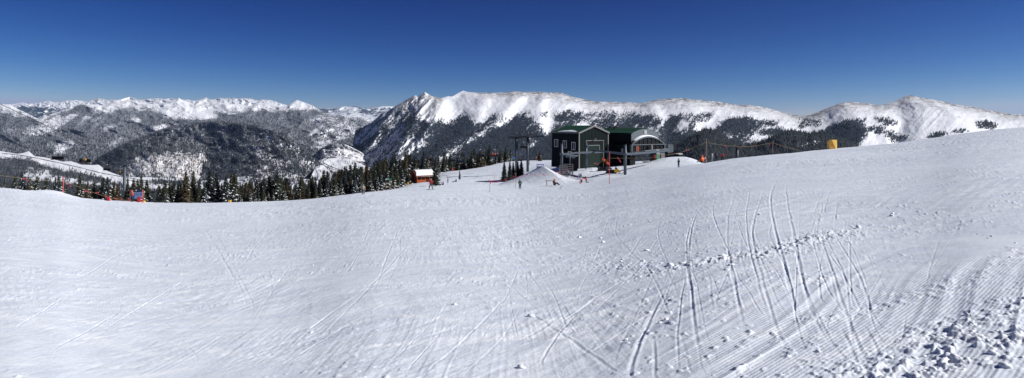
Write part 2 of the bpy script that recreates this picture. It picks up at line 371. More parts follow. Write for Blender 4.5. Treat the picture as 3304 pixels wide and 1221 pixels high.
def snow_mat():
    m, t, b = new_mat('snow'); N, L = t.nodes.new, t.links.new
    b.inputs['Roughness'].default_value = .55; b.inputs['Specular IOR Level'].default_value = .35
    tc = N('ShaderNodeTexCoord')
    at_ = N('ShaderNodeAttribute'); at_.attribute_name = 'groomed'
    dr = N('ShaderNodeAttribute'); dr.attribute_name = 'dirt'
    n1 = N('ShaderNodeTexNoise'); n1.inputs['Scale'].default_value = 1.3; n1.inputs['Detail'].default_value = 8; L(tc.outputs['Object'], n1.inputs[0])
    n2 = N('ShaderNodeTexNoise'); n2.inputs['Scale'].default_value = 26; n2.inputs['Detail'].default_value = 6; n2.inputs['Roughness'].default_value = .7; L(tc.outputs['Object'], n2.inputs[0])
    rp = N('ShaderNodeMix'); rp.data_type = 'RGBA'; rp.inputs[6].default_value = (.67, .725, .81, 1); rp.inputs[7].default_value = (.78, .825, .895, 1); L(n1.outputs[0], rp.inputs[0])
    ws = []
    for ang, sc in ((12, (.16, 2.2, 1)), (-28, (.13, 1.6, 1)), (50, (.2, 2.6, 1))):
        mq = N('ShaderNodeMapping'); mq.inputs['Rotation'].default_value = (0, 0, R(-ang)); L(tc.outputs['Object'], mq.inputs[0])
        mq2 = N('ShaderNodeMapping'); mq2.inputs['Scale'].default_value = sc; L(mq.outputs[0], mq2.inputs[0])
        nq = N('ShaderNodeTexNoise'); nq.inputs['Scale'].default_value = 1.6; nq.inputs['Detail'].default_value = 6; nq.inputs['Roughness'].default_value = .62; L(mq2.outputs[0], nq.inputs[0])
        rq = N('ShaderNodeMapRange'); rq.inputs[1].default_value = .52; rq.inputs[2].default_value = .72; L(nq.outputs[0], rq.inputs[0]); ws.append(rq.outputs[0])
    mx1 = N('ShaderNodeMath'); mx1.operation = 'MAXIMUM'; L(ws[0], mx1.inputs[0]); L(ws[1], mx1.inputs[1])
    mx2 = N('ShaderNodeMath'); mx2.operation = 'MAXIMUM'; L(mx1.outputs[0], mx2.inputs[0]); L(ws[2], mx2.inputs[1])
    rs = N('ShaderNodeMix'); rs.data_type = 'RGBA'; rs.inputs[7].default_value = (.90, .925, .955, 1); L(mx2.outputs[0], rs.inputs[0]); L(rp.outputs[2], rs.inputs[6]); rp = rs
    n3 = N('ShaderNodeTexNoise'); n3.inputs['Scale'].default_value = 2.2; n3.inputs['Detail'].default_value = 6; L(tc.outputs['Object'], n3.inputs[0])
    th = N('ShaderNodeMapRange'); th.inputs[1].default_value = .5; th.inputs[2].default_value = .6; L(n3.outputs[0], th.inputs[0])
    mm = N('ShaderNodeMath'); mm.operation = 'MULTIPLY'; L(th.outputs[0], mm.inputs[0]); L(dr.outputs['Fac'], mm.inputs[1])
    rd = N('ShaderNodeMix'); rd.data_type = 'RGBA'; rd.inputs[7].default_value = (.30, .24, .18, 1); L(mm.outputs[0], rd.inputs[0]); L(rp.outputs[2], rd.inputs[6])
    L(rd.outputs[2], b.inputs['Base Color'])
    # corduroy
    mp = N('ShaderNodeMapping'); mp.inputs['Rotation'].default_value = (0, 0, R(45)); L(tc.outputs['Object'], mp.inputs[0])
    wv = N('ShaderNodeTexWave'); wv.inputs['Scale'].default_value = 8.5; wv.inputs['Distortion'].default_value = .8; wv.inputs['Detail'].default_value = 1; wv.inputs['Detail Scale'].default_value = .6
    wv.bands_direction = 'X'; L(mp.outputs[0], wv.inputs[0])
    b1 = N('ShaderNodeBump'); b1.inputs['Distance'].default_value = .0022; b1.inputs['Strength'].default_value = .0
    mg = N('ShaderNodeMath'); mg.operation = 'MULTIPLY'; mg.inputs[1].default_value = .9; L(at_.outputs['Fac'], mg.inputs[0]); L(mg.outputs[0], b1.inputs['Strength']); L(wv.outputs[1], b1.inputs['Height'])
    b2 = N('ShaderNodeBump'); b2.inputs['Distance'].default_value = .02; b2.inputs['Strength'].default_value = .4; L(n2.outputs[0], b2.inputs['Height']); L(b1.outputs[0], b2.inputs['Normal'])
    b3 = N('ShaderNodeBump'); b3.inputs['Distance'].default_value = .09; b3.inputs['Strength'].default_value = .4; L(n1.outputs[0], b3.inputs['Height']); L(b2.outputs[0], b3.inputs['Normal'])
    L(b3.outputs[0], b.inputs['Normal'])
    return m
build_ground()

# ------------------------------------------------------------------ mountains: sheets of terrain, relief carved in depth
def poly_mask(px, py, pts):
    pts = np.array(pts, float); ins = np.zeros(px.shape, bool); n = len(pts)
    for i in range(n):
        x0, y0 = pts[i]; x1, y1 = pts[(i+1) % n]
        if y0 == y1: continue
        c = ((py >= min(y0, y1)) & (py < max(y0, y1))); c &= px < (py-y0)/(y1-y0)*(x1-x0)+x0
        ins ^= c
    return ins
def saw(px, py, lines):
    """relief between gully (0) and crest (1) lines; each line = (height, [(x, y) ...])"""
    out = np.zeros(px.shape); rows = py.mean(axis=1)
    for r in range(px.shape[0]):
        pass
    xs = []; hs = []
    for h, pts in lines:
        p = np.array(sorted(pts, key=lambda q: q[1]), float)
        x = np.interp(py, p[:, 1], p[:, 0])
        # extend with the end slopes
        if len(p) > 1:
            s0 = (p[1, 0]-p[0, 0])/(p[1, 1]-p[0, 1]+1e-6)*.5; s1 = (p[-1, 0]-p[-2, 0])/(p[-1, 1]-p[-2, 1]+1e-6)
            x = np.where(py < p[0, 1], p[0, 0]+(py-p[0, 1])*s0, x); x = np.where(py > p[-1, 1], p[-1, 0]+(py-p[-1, 1])*s1, x)
        xs.append(x); hs.append(h)
    for i in range(len(xs)-1):
        a, b = xs[i], np.maximum(xs[i+1], xs[i]+4); t = np.clip((px-a)/(b-a), 0, 1)
        m = px >= a
        out = np.where(m, hs[i]+(hs[i+1]-hs[i])*t, out)
    return out

def mountain_mat(name, snow=(.86, .88, .92), tree_scale=.09, tree=(.022, .028, .034), aspen=(.33, .29, .27), light=.03):
    m, t, b = new_mat(name); N, L = t.nodes.new, t.links.new
    b.inputs['Roughness'].default_value = .8; b.inputs['Specular IOR Level'].default_value = .15
    tc = N('ShaderNodeTexCoord')
    def attr(n): a = N('ShaderNodeAttribute'); a.attribute_name = n; return a.outputs['Fac']
    def noise(sc, det=5, rg=.6, st=None):
        n = N('ShaderNodeTexNoise'); n.inputs['Scale'].default_value = sc; n.inputs['Detail'].default_value = det; n.inputs['Roughness'].default_value = rg
        if st:
            mp = N('ShaderNodeMapping'); mp.inputs['Scale'].default_value = st; L(tc.outputs['Object'], mp.inputs[0]); L(mp.outputs[0], n.inputs[0])
        else: L(tc.outputs['Object'], n.inputs[0])
        return n.outputs[0]
    def mr(x, a, bb, c=0, d=1):
        n = N('ShaderNodeMapRange'); n.inputs[1].default_value = a; n.inputs[2].default_value = bb; n.inputs[3].default_value = c; n.inputs[4].default_value = d; L(x, n.inputs[0]); return n.outputs[0]
    def math_(op, x, y):
        n = N('ShaderNodeMath'); n.operation = op
        for i, q in enumerate((x, y)):
            if isinstance(q, (int, float)): n.inputs[i].default_value = q
            else: L(q, n.inputs[i])
        return n.outputs[0]
    def mix(f, a, bb):
        n = N('ShaderNodeMix'); n.data_type = 'RGBA'; L(f, n.inputs[0])
        for i, q in ((6, a), (7, bb)):
            if isinstance(q, tuple): n.inputs[i].default_value = (*q, 1)
            else: L(q, n.inputs[i])
        return n.outputs[2]
    fine = noise(tree_scale, 3, .7, (1, .6, .45)); med = noise(tree_scale*.22, 4, .6)
    nn = math_('ADD', math_('MULTIPLY', fine, .62), math_('MULTIPLY', med, .38))
    nn = mr(nn, .34, .66)                                  # ~uniform 0..1
    d = math_('SUBTRACT', attr('cover'), nn)
    trees = mr(d, -.10, .12)
    rockn = mr(noise(tree_scale*.5, 6, .75, (1, 1, 2.5)), .38, .56)
    rock = math_('MULTIPLY', rockn, attr('rock'))
    c0 = mix(rock, snow, (.17, .15, .14))
    c0 = mix(math_('MULTIPLY', attr('aspen'), mr(noise(tree_scale*.8, 5, .7), .35, .6)), c0, aspen)
    tv = mix(mr(noise(tree_scale*1.3, 3, .6), .35, .7), tree, tuple(min(1, q*4+light) for q in tree))
    c1 = mix(trees, c0, tv)
    L(c1, b.inputs['Base Color'])
    bp = N('ShaderNodeBump'); bp.inputs['Distance'].default_value = 1.0/tree_scale*.9; bp.inputs['Strength'].default_value = .55
    hh = math_('ADD', math_('MULTIPLY', trees, math_('MULTIPLY', fine, .9)), math_('MULTIPLY', rockn, math_('MULTIPLY', attr('rock'), .35)))
    L(hh, bp.inputs['Height'])
    b2 = N('ShaderNodeBump'); b2.inputs['Distance'].default_value = 12/tree_scale*.09; b2.inputs['Strength'].default_value = .35; L(noise(tree_scale*.12, 6, .6), b2.inputs['Height']); L(b2.outputs[0], bp.inputs['Normal'])
    L(bp.outputs[0], b.inputs['Normal'])
    return m

SHEETS = {}
def sheet(name, label, ridge, bot, yfun, relief, cover, m, step=2.2, rows=160, rock=None, aspen=None, crest_noise=0, x0=None, x1=None, ksm=8):
    ridge = np.array(ridge, float); x0 = ridge[0, 0] if x0 is None else x0; x1 = ridge[-1, 0] if x1 is None else x1
    cx = np.arange(x0, x1+step, step); top = np.interp(cx, ridge[:, 0], ridge[:, 1])
    if crest_noise:
        top = top + crest_noise*(fbm(cx/9, cx*0+.5, 5, 4, ridged=True)-.6)*2
    bt = np.interp(cx, [q[0] for q in bot], [q[1] for q in bot]); bt = np.maximum(bt, top+3)
    t = np.linspace(0, 1, rows)[:, None]
    PX = np.repeat(cx[None], rows, 0); PY = top[None]*(1-t) + bt[None]*t
    TOP = np.repeat(top[None], rows, 0)
    tsm = blur(np.pad(top, 60, mode='reflect', reflect_type='odd'), int(ksm), 0)[60:-60]
    Yd = yfun(PX, PY, np.repeat(tsm[None], rows, 0))
    rl = relief(PX, PY, TOP)
    Yd = Yd*(1-rl)
    cov = cover(PX, PY, TOP); rk = rock(PX, PY, TOP) if rock else np.zeros_like(PX); asp = aspen(PX, PY) if aspen else np.zeros_like(PX)
    X = (PX-CX)/F*Yd; Z = -(PY-HY)/F*Yd
    # the far side: falls away behind the crest
    back = []
    for k, (dy, dz) in enumerate(((.02, -.006), (.08, -.035), (.25, -.10))):
        yb = Yd[0]*(1+dy); back.insert(0, ((PX[0]-CX)/F*yb, yb, Z[0]+dz*Yd[0]))
    def st(i, A): return np.vstack([np.array([q[i] for q in back]), A])
    pad = lambda A: np.vstack([A[:1]]*3+[A])
    o = grid_mesh(name, st(0, X), st(1, Yd), st(2, Z), [m], {'cover': pad(cov), 'rock': pad(rk), 'aspen': pad(asp)})
    # grid runs far to near, so turn the faces up
    o.data.flip_normals()
    tag(o, label, None, None, 'structure')
    SHEETS[name if name not in SHEETS else name+str(len(SHEETS))] = (PX, PY, X, Yd, Z, cov)
    return o
def paint(PX, PY, base, polys, warp=7, soft=4, diag=0.0):
    wx = PX + (fbm(PX/16, PY/12, 91, 5, gain=.65)-.5)*3.2*warp; wy = PY + (fbm(PX/16, PY/12, 97, 5, gain=.65)-.5)*2.4*warp
    c = base.copy() if isinstance(base, np.ndarray) else np.full(PX.shape, float(base))
    for d, pts in polys: c = np.where(poly_mask(wx, wy, pts), d, c)
    c = blur(blur(c, soft, 0), soft, 1)
    tx = (fbm(PX/26, PY/15, 191, 5, gain=.6)-.5)*.85
    if diag: tx = tx*.5 + diag*(fbm((PX+PY*.95)/9, (PY-PX*.2)/38, 195, 4, ridged=True)-.55)*1.6
    return np.clip(c + tx*np.clip(c*2.2, 0, 1)*np.clip((1.15-c)*1.6, .25, 1), 0, 1)

M_far = mountain_mat('far_peak_snow', tree_scale=.006)
M_hill = mountain_mat('hill_snow_and_forest', tree_scale=.055, tree=(.048,.052,.062), light=.20)
M_mtn = mountain_mat('mountain_snow_and_forest', tree_scale=.06, tree=(.012, .018, .030))
M_val = mountain_mat('valley_snow_and_forest', tree_scale=.10, tree=(.028,.032,.038), light=.08)

# far jagged white range on the left horizon
sheet('far_mountains', 'jagged white peaks along the left horizon',
 [(-900,330),(-400,322),(0,336),(32,337),(71,331),(91,336),(136,331),(148,327),(164,327),(173,331),(195,330),(214,325),(246,323.6),(281,328),(303,320.5),(318,315.8),(334,320),(347,323.6),(366,320.5),(378,322),(405,324),(432,319.5),(462,321),(490,318),(517,317.5),(530,320),(551,317),(575,322),(605,321),(627,325),(660,322),(690,320.5),(709,315),(722,318),(734,316),(745,319),(756,315.5),(769,319.5),(791,316),(800,318),(809,317),(831,325),(847,320.5),(876,323.6),(904,333),(929,341),(1020,362)],
 [(-900,420),(1020,420)], lambda x,y,t: 24000-(y-t)*75, 
 lambda x,y,t: .03*(fbm(x/26+y/60, y/14-x/50, 2, 5, ridged=True)-.5)*sst(0,5,y-t)+.008*(fbm(x/7,y/7,4,4,ridged=True)-.5),
 lambda x,y,t: paint(x,y,0.0,[(.8,[(0,352),(60,345),(130,345),(160,350),(230,348),(250,360),(250,420),(0,420)])]) * .9,
 M_far, rock=lambda x,y,t: .55*np.exp(-(y-t)/7)*sst(250,330,x), crest_noise=1.4)
sheet('far_blue_mountains', 'pale blue mountains seen through the gap of the valley',
 [(950,352),(1000,354),(1033,352),(1060,351),(1085,350),(1102,345),(1125,342.5),(1150,344),(1172,351),(1191,349),(1213,348),(1238,342.4),(1276,344.6),(1330,350),(1420,360)],
 [(950,410),(1420,410)], lambda x,y,t: 26000-(y-t)*120,
 lambda x,y,t: .035*(fbm(x/30+y/40, y/16, 12, 5, ridged=True)-.5)*sst(0,4,y-t),
 lambda x,y,t: paint(x,y,.55,[(.05,[(1100,340),(1172,352),(1140,352),(1100,355)]),(.05,[(1213,340),(1290,340),(1290,350),(1213,350)]),(.2,[(1060,362),(1200,372),(1240,392),(1060,380)])],4),
 M_far)
# left range: white tops over forested slopes
FR = [(-900,350),(-300,346),(0,337),(32,338),(57,352),(85,365),(120,383),(231,347),(262,336),(290,337),(330,340),(350,335),(378,324),(400,318),(420,313),(434,318),(447,330),(480,336),(510,338),(535,331),(558,323.6),(568,321),(576,315.8),(589,324),(602,328),(627,335),(640,325),(665,315),(677,322),(696,330),(740,335),(800,343),(810,341),(835,332.5),(872,336),(904,344),(926,344),(939,335),(958,323),(983,331.5),(1008,341),(1027,353.6),(1052,364.6),(1071,372.5),(1093,372),(1131,379),(1156,379),(1178,380),(1197,391),(1260,430)]
TL = np.array([(-900,352),(0,350),(120,386),(231,352),(262,340),(290,358),(340,368),(390,352),(420,348),(450,352),(480,352),(520,372),(560,386),(620,386),(715,388),(700,366),(760,356),(800,362),(830,357),(940,355),(1010,357),(1100,373),(1260,400)], float)
def left_cover(x, y, t):
    tl = np.interp(x, TL[:,0], TL[:,1]) + 8*(fbm(x/14, y/14, 8, 4)-.5)
    base = (.74+.28*fbm(x/60,y/22,47,3))*sst(-4, 6, y-tl)
    base = np.maximum(base, .38*sst(-16, -2, y-tl))
    return paint(x, y, base, [
     (.05,[(128,388),(231,349),(240,353),(180,378),(140,390)]),(.35,[(150,392),(245,362),(255,372),(180,420),(130,437),(60,432),(100,410)]),(.95,[(150,385),(262,338),(300,350),(260,362),(190,380)]),
     (.12,[(258,388),(285,370),(284,390),(250,405)]),(.15,[(285,388),(352,375),(340,382),(300,398)]),(.35,[(340,400),(372,405),(340,425),(330,415)]),
     (.3,[(380,447),(402,440),(375,475),(340,472)]),(.08,[(425,382),(455,380),(450,393),(425,388)]),(.3,[(480,410),(580,398),(588,405),(500,426)]),(.12,[(440,437),(470,430),(462,442)]),
     (.5,[(0,352),(60,355),(120,385),(60,372),(0,372)]),(.12,[(0,345),(30,340),(70,362),(30,368),(0,362)]),(.3,[(0,417),(50,418),(55,430),(10,428)]),(.3,[(180,462),(260,450),(235,475),(180,500)]),
     (.97,[(560,378),(700,352),(830,372),(800,400),(700,395),(600,395)]),(.05,[(640,345),(700,350),(780,372),(760,372),(700,362),(700,385),(640,390),(560,384)]),
     (.55,[(1010,372),(1093,375),(1200,392),(1200,420),(1130,440),(1060,480),(1010,455)]),(.2,[(1000,382),(1060,420),(1075,428),(1040,415)]),(.35,[(995,420),(1050,430),(1060,445),(1000,435)]),
     (.98,[(800,365),(1000,470),(1060,480),(1000,490),(900,470),(800,410)]),(.25,[(1022,455),(1055,450),(1060,462),(1025,462)]),(.2,[(985,475),(1035,470),(1060,480),(990,480)])], 6)
sheet('left_mountains', 'broad white-topped mountains with grey forested slopes on the left',
 FR, [(-900,600),(0,560),(400,560),(560,470),(800,480),(1000,500),(1100,515),(1260,520)],
 lambda x,y,t: np.interp(y, [300,350,420,520,620],[10000,8800,6600,4300,2900]),
 lambda x,y,t: sst(0,8,y-t)*((.05+.022*sst(370,400,y))*(fbm(x/95+y/120, y/42-x/150, 33, 4, ridged=True, gain=.38)-.5)+.013*(fbm(x/34, y/20, 35, 4, ridged=True, gain=.4)-.5)*(1-sst(370,400,y)) + .018*(fbm(x/22,y/14,38,4)-.5)),
 left_cover, M_hill, rock=lambda x,y,t: .35*sst(.5,.7,fbm(x/20,y/10,44,3))*(1-sst(350,380,y)))
# hill with the canyon slope
sheet('middle_hill', 'long forested hill sloping down to the valley road',
 [(200,600),(330,520),(400,476),(450,446),(500,424),(560,405),(620,396),(715,391),(800,400),(831,407),(910,432),(957,464),(989,489),(1020,517),(1045,537),(1080,558),(1120,610)],
 [(200,640),(1120,640)], lambda x,y,t: np.interp(y-t,[0,200],[4300,2700])*(1-.34*sst(560,1040,x)),
 lambda x,y,t: sst(0,6,y-t)*(.042*(fbm(x/70-y/90, y/40+x/140, 51, 4, ridged=True)-.5)+.02*(fbm(x/18,y/12,53,4)-.5)),
 lambda x,y,t: paint(x,y,.80,[(.3,[(810,408),(840,422),(925,468),(900,470),(850,437)]),(.3,[(922,452),(955,478),(970,492),(935,478)]),(.45,[(860,500),(960,505),(1010,528),(1075,562),(1000,600),(860,600),(820,560)]),(.25,[(790,465),(850,480),(840,500),(790,480)]),(.95,[(900,545),(960,540),(1000,560),(960,570)])],7),
 M_hill, aspen=lambda x,y: paint(x,y,0,[(.8,[(860,500),(960,505),(1010,528),(1075,562),(1000,600),(860,600),(820,560)]),(.7,[(560,400),(800,400),(800,420),(600,425)])],6))
sheet('dome_hill', 'rounded dark forested hill with a pale aspen patch on its lower side',
 [(230,600),(303,523),(328,502),(400,465),(447,448),(495,440),(542,441),(589,444),(636,456),(684,478),(740,510),(800,545),(880,600)],
 [(230,640),(880,640)], lambda x,y,t: np.interp(y-t,[0,180],[3500,2350]),
 lambda x,y,t: sst(0,6,y-t)*(.028*(fbm(x/60, y/40, 56, 4, ridged=True)-.5)+.02*(fbm(x/16,y/12,57,4)-.5)),
 lambda x,y,t: paint(x,y,.95,[(.2,[(395,525),(440,515),(480,498),(560,490),(640,494),(700,518),(770,540),(750,600),(395,600)]),(.7,[(430,560),(500,563),(560,575),(500,580)])],8,8),
 M_hill, aspen=lambda x,y: paint(x,y,0,[(.85,[(395,525),(480,498),(560,490),(640,494),(700,518),(770,540),(700,585),(395,570)])],6))
sheet('canyon_hill', 'small sunlit hill beside the bend of the valley road',
 [(1000,520),(1020,492),(1040,476),(1068,464),(1099,461),(1125,471),(1145,480),(1180,500)], [(1000,530),(1180,540)],
 lambda x,y,t: np.interp(y-t,[0,60],[4300,3900]), lambda x,y,t: sst(0,4,y-t)*.03*(fbm(x/22,y/12,58,4,ridged=True)-.5),
 lambda x,y,t: paint(x,y,.35,[(.9,[(1000,490),(1060,462),(1080,466),(1040,485),(1035,510),(1000,525)]),(.7,[(1075,462),(1125,470),(1115,490),(1085,485)])],4), M_hill,
 aspen=lambda x,y: np.full(x.shape,.5))
# valley floor with roads
sheet('valley', 'flat snowy valley floor with dark patches of forest',
 [(-900,480),(0,488),(55,497),(75,494),(92,488),(112,505),(140,508),(160,512),(200,522),(230,521),(262,532),(300,533),(318,532),(345,552),(400,572),(480,573),(600,580),(700,586),(760,572),(800,570),(857,580),(900,590),(930,572),(1000,580),(1024,522),(1045,511),(1090,507),(1130,515),(1200,545),(1500,560)],
 [(-900,720),(1500,720)], lambda x,y,t: np.interp(y,[488,560,620,720],[3700,2300,1500,1000]),
 lambda x,y,t: sst(0,20,y-t)*.06*(fbm(x/40,y/16,59,5)-.5),
 lambda x,y,t: paint(x,y,.03,[(.93,[(-900,505),(0,511),(40,508),(110,519),(150,535),(220,552),(290,566),(340,580),(400,600),(480,612),(560,625),(1200,640),(1200,720),(-900,720)]),
   (.22,[(70,558),(160,560),(170,568),(240,580),(320,590),(330,602),(240,592),(150,585),(80,575)]),(.5,[(95,545),(160,550),(165,560),(90,556)]),(.1,[(300,590),(420,608),(420,620),(330,605)]),(.7,[(230,540),(262,548),(255,556),(225,548)]),(.7,[(1040,570),(1100,590),(1000,640),(880,640)]),(.5,[(480,578),(760,585),(760,600),(480,600)]),(.4,[(690,560),(860,560),(860,620),(690,620)]),(.22,[(1020,515),(1110,505),(1200,560),(1020,620)]),(.75,[(860,560),(925,556),(935,610),(840,610)]),(.5,[(930,575),(1020,580),(1010,600),(930,600)])],6),
 M_val)
def road(pts, wpx, Ysc=1.0, name='road', label='highway curving along the valley'):
    """strip of asphalt on the valley sheet following photo columns/rows"""
    PX, PY, X, Yd, Z, cov = SHEETS['valley']
    P = []; pts = np.array(pts, float); n = 90
    tt = np.linspace(0, len(pts)-1, n); xs = np.interp(tt, range(len(pts)), pts[:,0]); ys = np.interp(tt, range(len(pts)), pts[:,1])
    xs = blur(xs, 3, 0); ys = blur(ys, 3, 0)
    vs = []; fs = []
    for k, (x, y) in enumerate(zip(xs, ys)):
        c = int(np.clip((x-PX[0,0])/2.2, 0, PX.shape[1]-1)); r = int(np.argmin(np.abs(PY[:, c]-y)))
        d = Yd[r, c]*.998; a = at(x, y-wpx/2, d); b = at(x, y+wpx/2, d*(1-.002*wpx))
        vs += [a, b]
        if k: fs.append((2*k-2, 2*k-1, 2*k+1, 2*k))
    mb = MB(); mb.add(vs, fs); o = mb.build(name, M_asph); tag(o, label, None, None, 'structure'); return o
M_asph = mat('asphalt', (.07, .07, .075), .9)
road([(0,495),(60,500),(140,515),(240,537),(330,560),(400,572),(480,585),(540,591),(640,591)], 2.2)
road([(0,506),(40,511),(90,523),(140,538)], 1.8, label='lower road through the forest at the left edge')
road([(400,580),(440,585),(500,592),(580,600),(640,601)], 1.8, label='service road beside the valley highway')
road([(1110,552),(1085,545),(1062,536),(1045,526),(1042,519),(1055,512),(1090,508)], 2.6, label='highway bend at the mouth of the canyon')
road([(1104,555),(1078,548),(1052,538),(1037,528),(1034,518),(1050,510),(1085,506)], 1.6, label='far lane of the highway bend at the mouth of the canyon')

# the big mountain behind the lift station and the round-topped one on the right
CR = [(1040,560),(1052,528),(1084,508),(1115,492),(1137,478),(1146,420),(1175,410),(1181,406),(1200,395),(1213,384),(1232,365),(1248,362),(1276,343),(1308,324),(1336,309.5),(1342,308.5),(1347,313),(1358,305),(1371,298),(1383,305),(1402,313),(1421,317),(1446,311),(1459,312),(1481,299),(1495,293),(1506,297),(1532,299),(1563,299.5),(1635,299),(1658,295),(1680,297),(1717,297),(1727,298),(1749,296),(1768,300),(1790,298),(1815,301),(1847,313),(1900,323.5),(1925,329),(1995,329),(2007,332),(2026,330),(2064,334),(2089,329),(2127,321),(2196,317),(2234,321),(2319,329),(2379,340),(2410,338),(2458,345),(2502,356),(2527,363.5),(2552,371),(2584,375),(2609,373),(2647,359),(2678,345),(2700,338),(2725,330),(2757,330),(2795,333.5),(2826,340),(2851,338),(2889,327),(2921,311.5),(2936,308),(2952,310.5),(2984,318),(3015,322),(3078,337),(3141,346),(3236,363.5),(3267,370),(3289,369),(3304,371),(3600,385),(4300,395)]
LN = [(.2,[(1100,520),(1160,420)]),(1,[(1175,520),(1225,420),(1262,365)]),(.35,[(1140,575),(1240,460),(1325,345)]),(1.1,[(1290,480),(1330,400),(1372,310)]),(.75,[(1300,480),(1362,400),(1395,330)]),(1.1,[(1310,490),(1385,400),(1420,325)]),
 (.15,[(1462,330),(1466,384),(1330,497)]),(.35,[(1497,300),(1502,350),(1500,385),(1380,497)]),(.85,[(1560,320),(1545,390),(1410,500)]),(.6,[(1590,330),(1562,397),(1432,508)]),(1.0,[(1688,310),(1630,357),(1596,402),(1475,475)]),(.45,[(1712,314),(1658,384),(1620,412),(1500,472)]),
 (.95,[(1762,304),(1742,340),(1745,385),(1738,430),(1640,510)]),(.55,[(1783,306),(1764,340),(1776,378),(1768,431),(1752,456),(1676,513)]),(1.0,[(1850,330),(1850,380),(1820,450),(1790,520)]),(.8,[(1890,350),(1885,400),(1860,450)]),(1.05,[(1975,340),(1990,400),(1980,450)]),(.85,[(2010,340),(2020,400),(2010,450)]),
 (1.2,[(2119,350),(2124,378),(2136,402),(2130,450)]),(.85,[(2131,350),(2140,378),(2152,402),(2148,450)]),(1.3,[(2235,340),(2225,400),(2210,460)]),(1.0,[(2290,350),(2270,400),(2250,440)]),(1.3,[(2390,350),(2360,400),(2350,450)]),(1.1,[(2450,360),(2440,420),(2420,470)]),(1.3,[(2560,380),(2520,430)]),(.9,[(2660,372),(2690,420),(2650,470)]),(1.6,[(2740,340),(2762,370),(2780,440)]),
 (1.3,[(2830,350),(2855,400),(2865,440)]),(.55,[(2892,345),(2908,395),(2890,456)]),(1.15,[(2950,335),(2975,380),(2960,430)]),(1.85,[(3030,340),(3075,370),(3100,420)]),(1.35,[(3200,380),(3250,430)]),(1.5,[(4300,400)])]
def mt_relief(x, y, t):
    wx = x + 9*(fbm(x/40, y/30, 101, 4)-.5)*2
    s = saw(wx, y, LN); s = blur(blur(s, 3, 0), 5, 1)
    env = sst(0, 22, y-t)
    rough = 1-sst(1380, 1450, x)
    d = x*.75+y   # fine ribs run down to the left
    ribs = fbm((x+y*.9)/26, (y-x*.2)/70, 103, 5, ridged=True)
    return (.036+.014*sst(345,420,y))*(s-.3)*env + (.0035+.028*rough)*(ribs-.5)*sst(0, 8, y-t) + .0022*(fbm(x/9, y/9, 105, 4)-.5) + .008*(fbm(x/45, y/30, 107, 3)-.5)
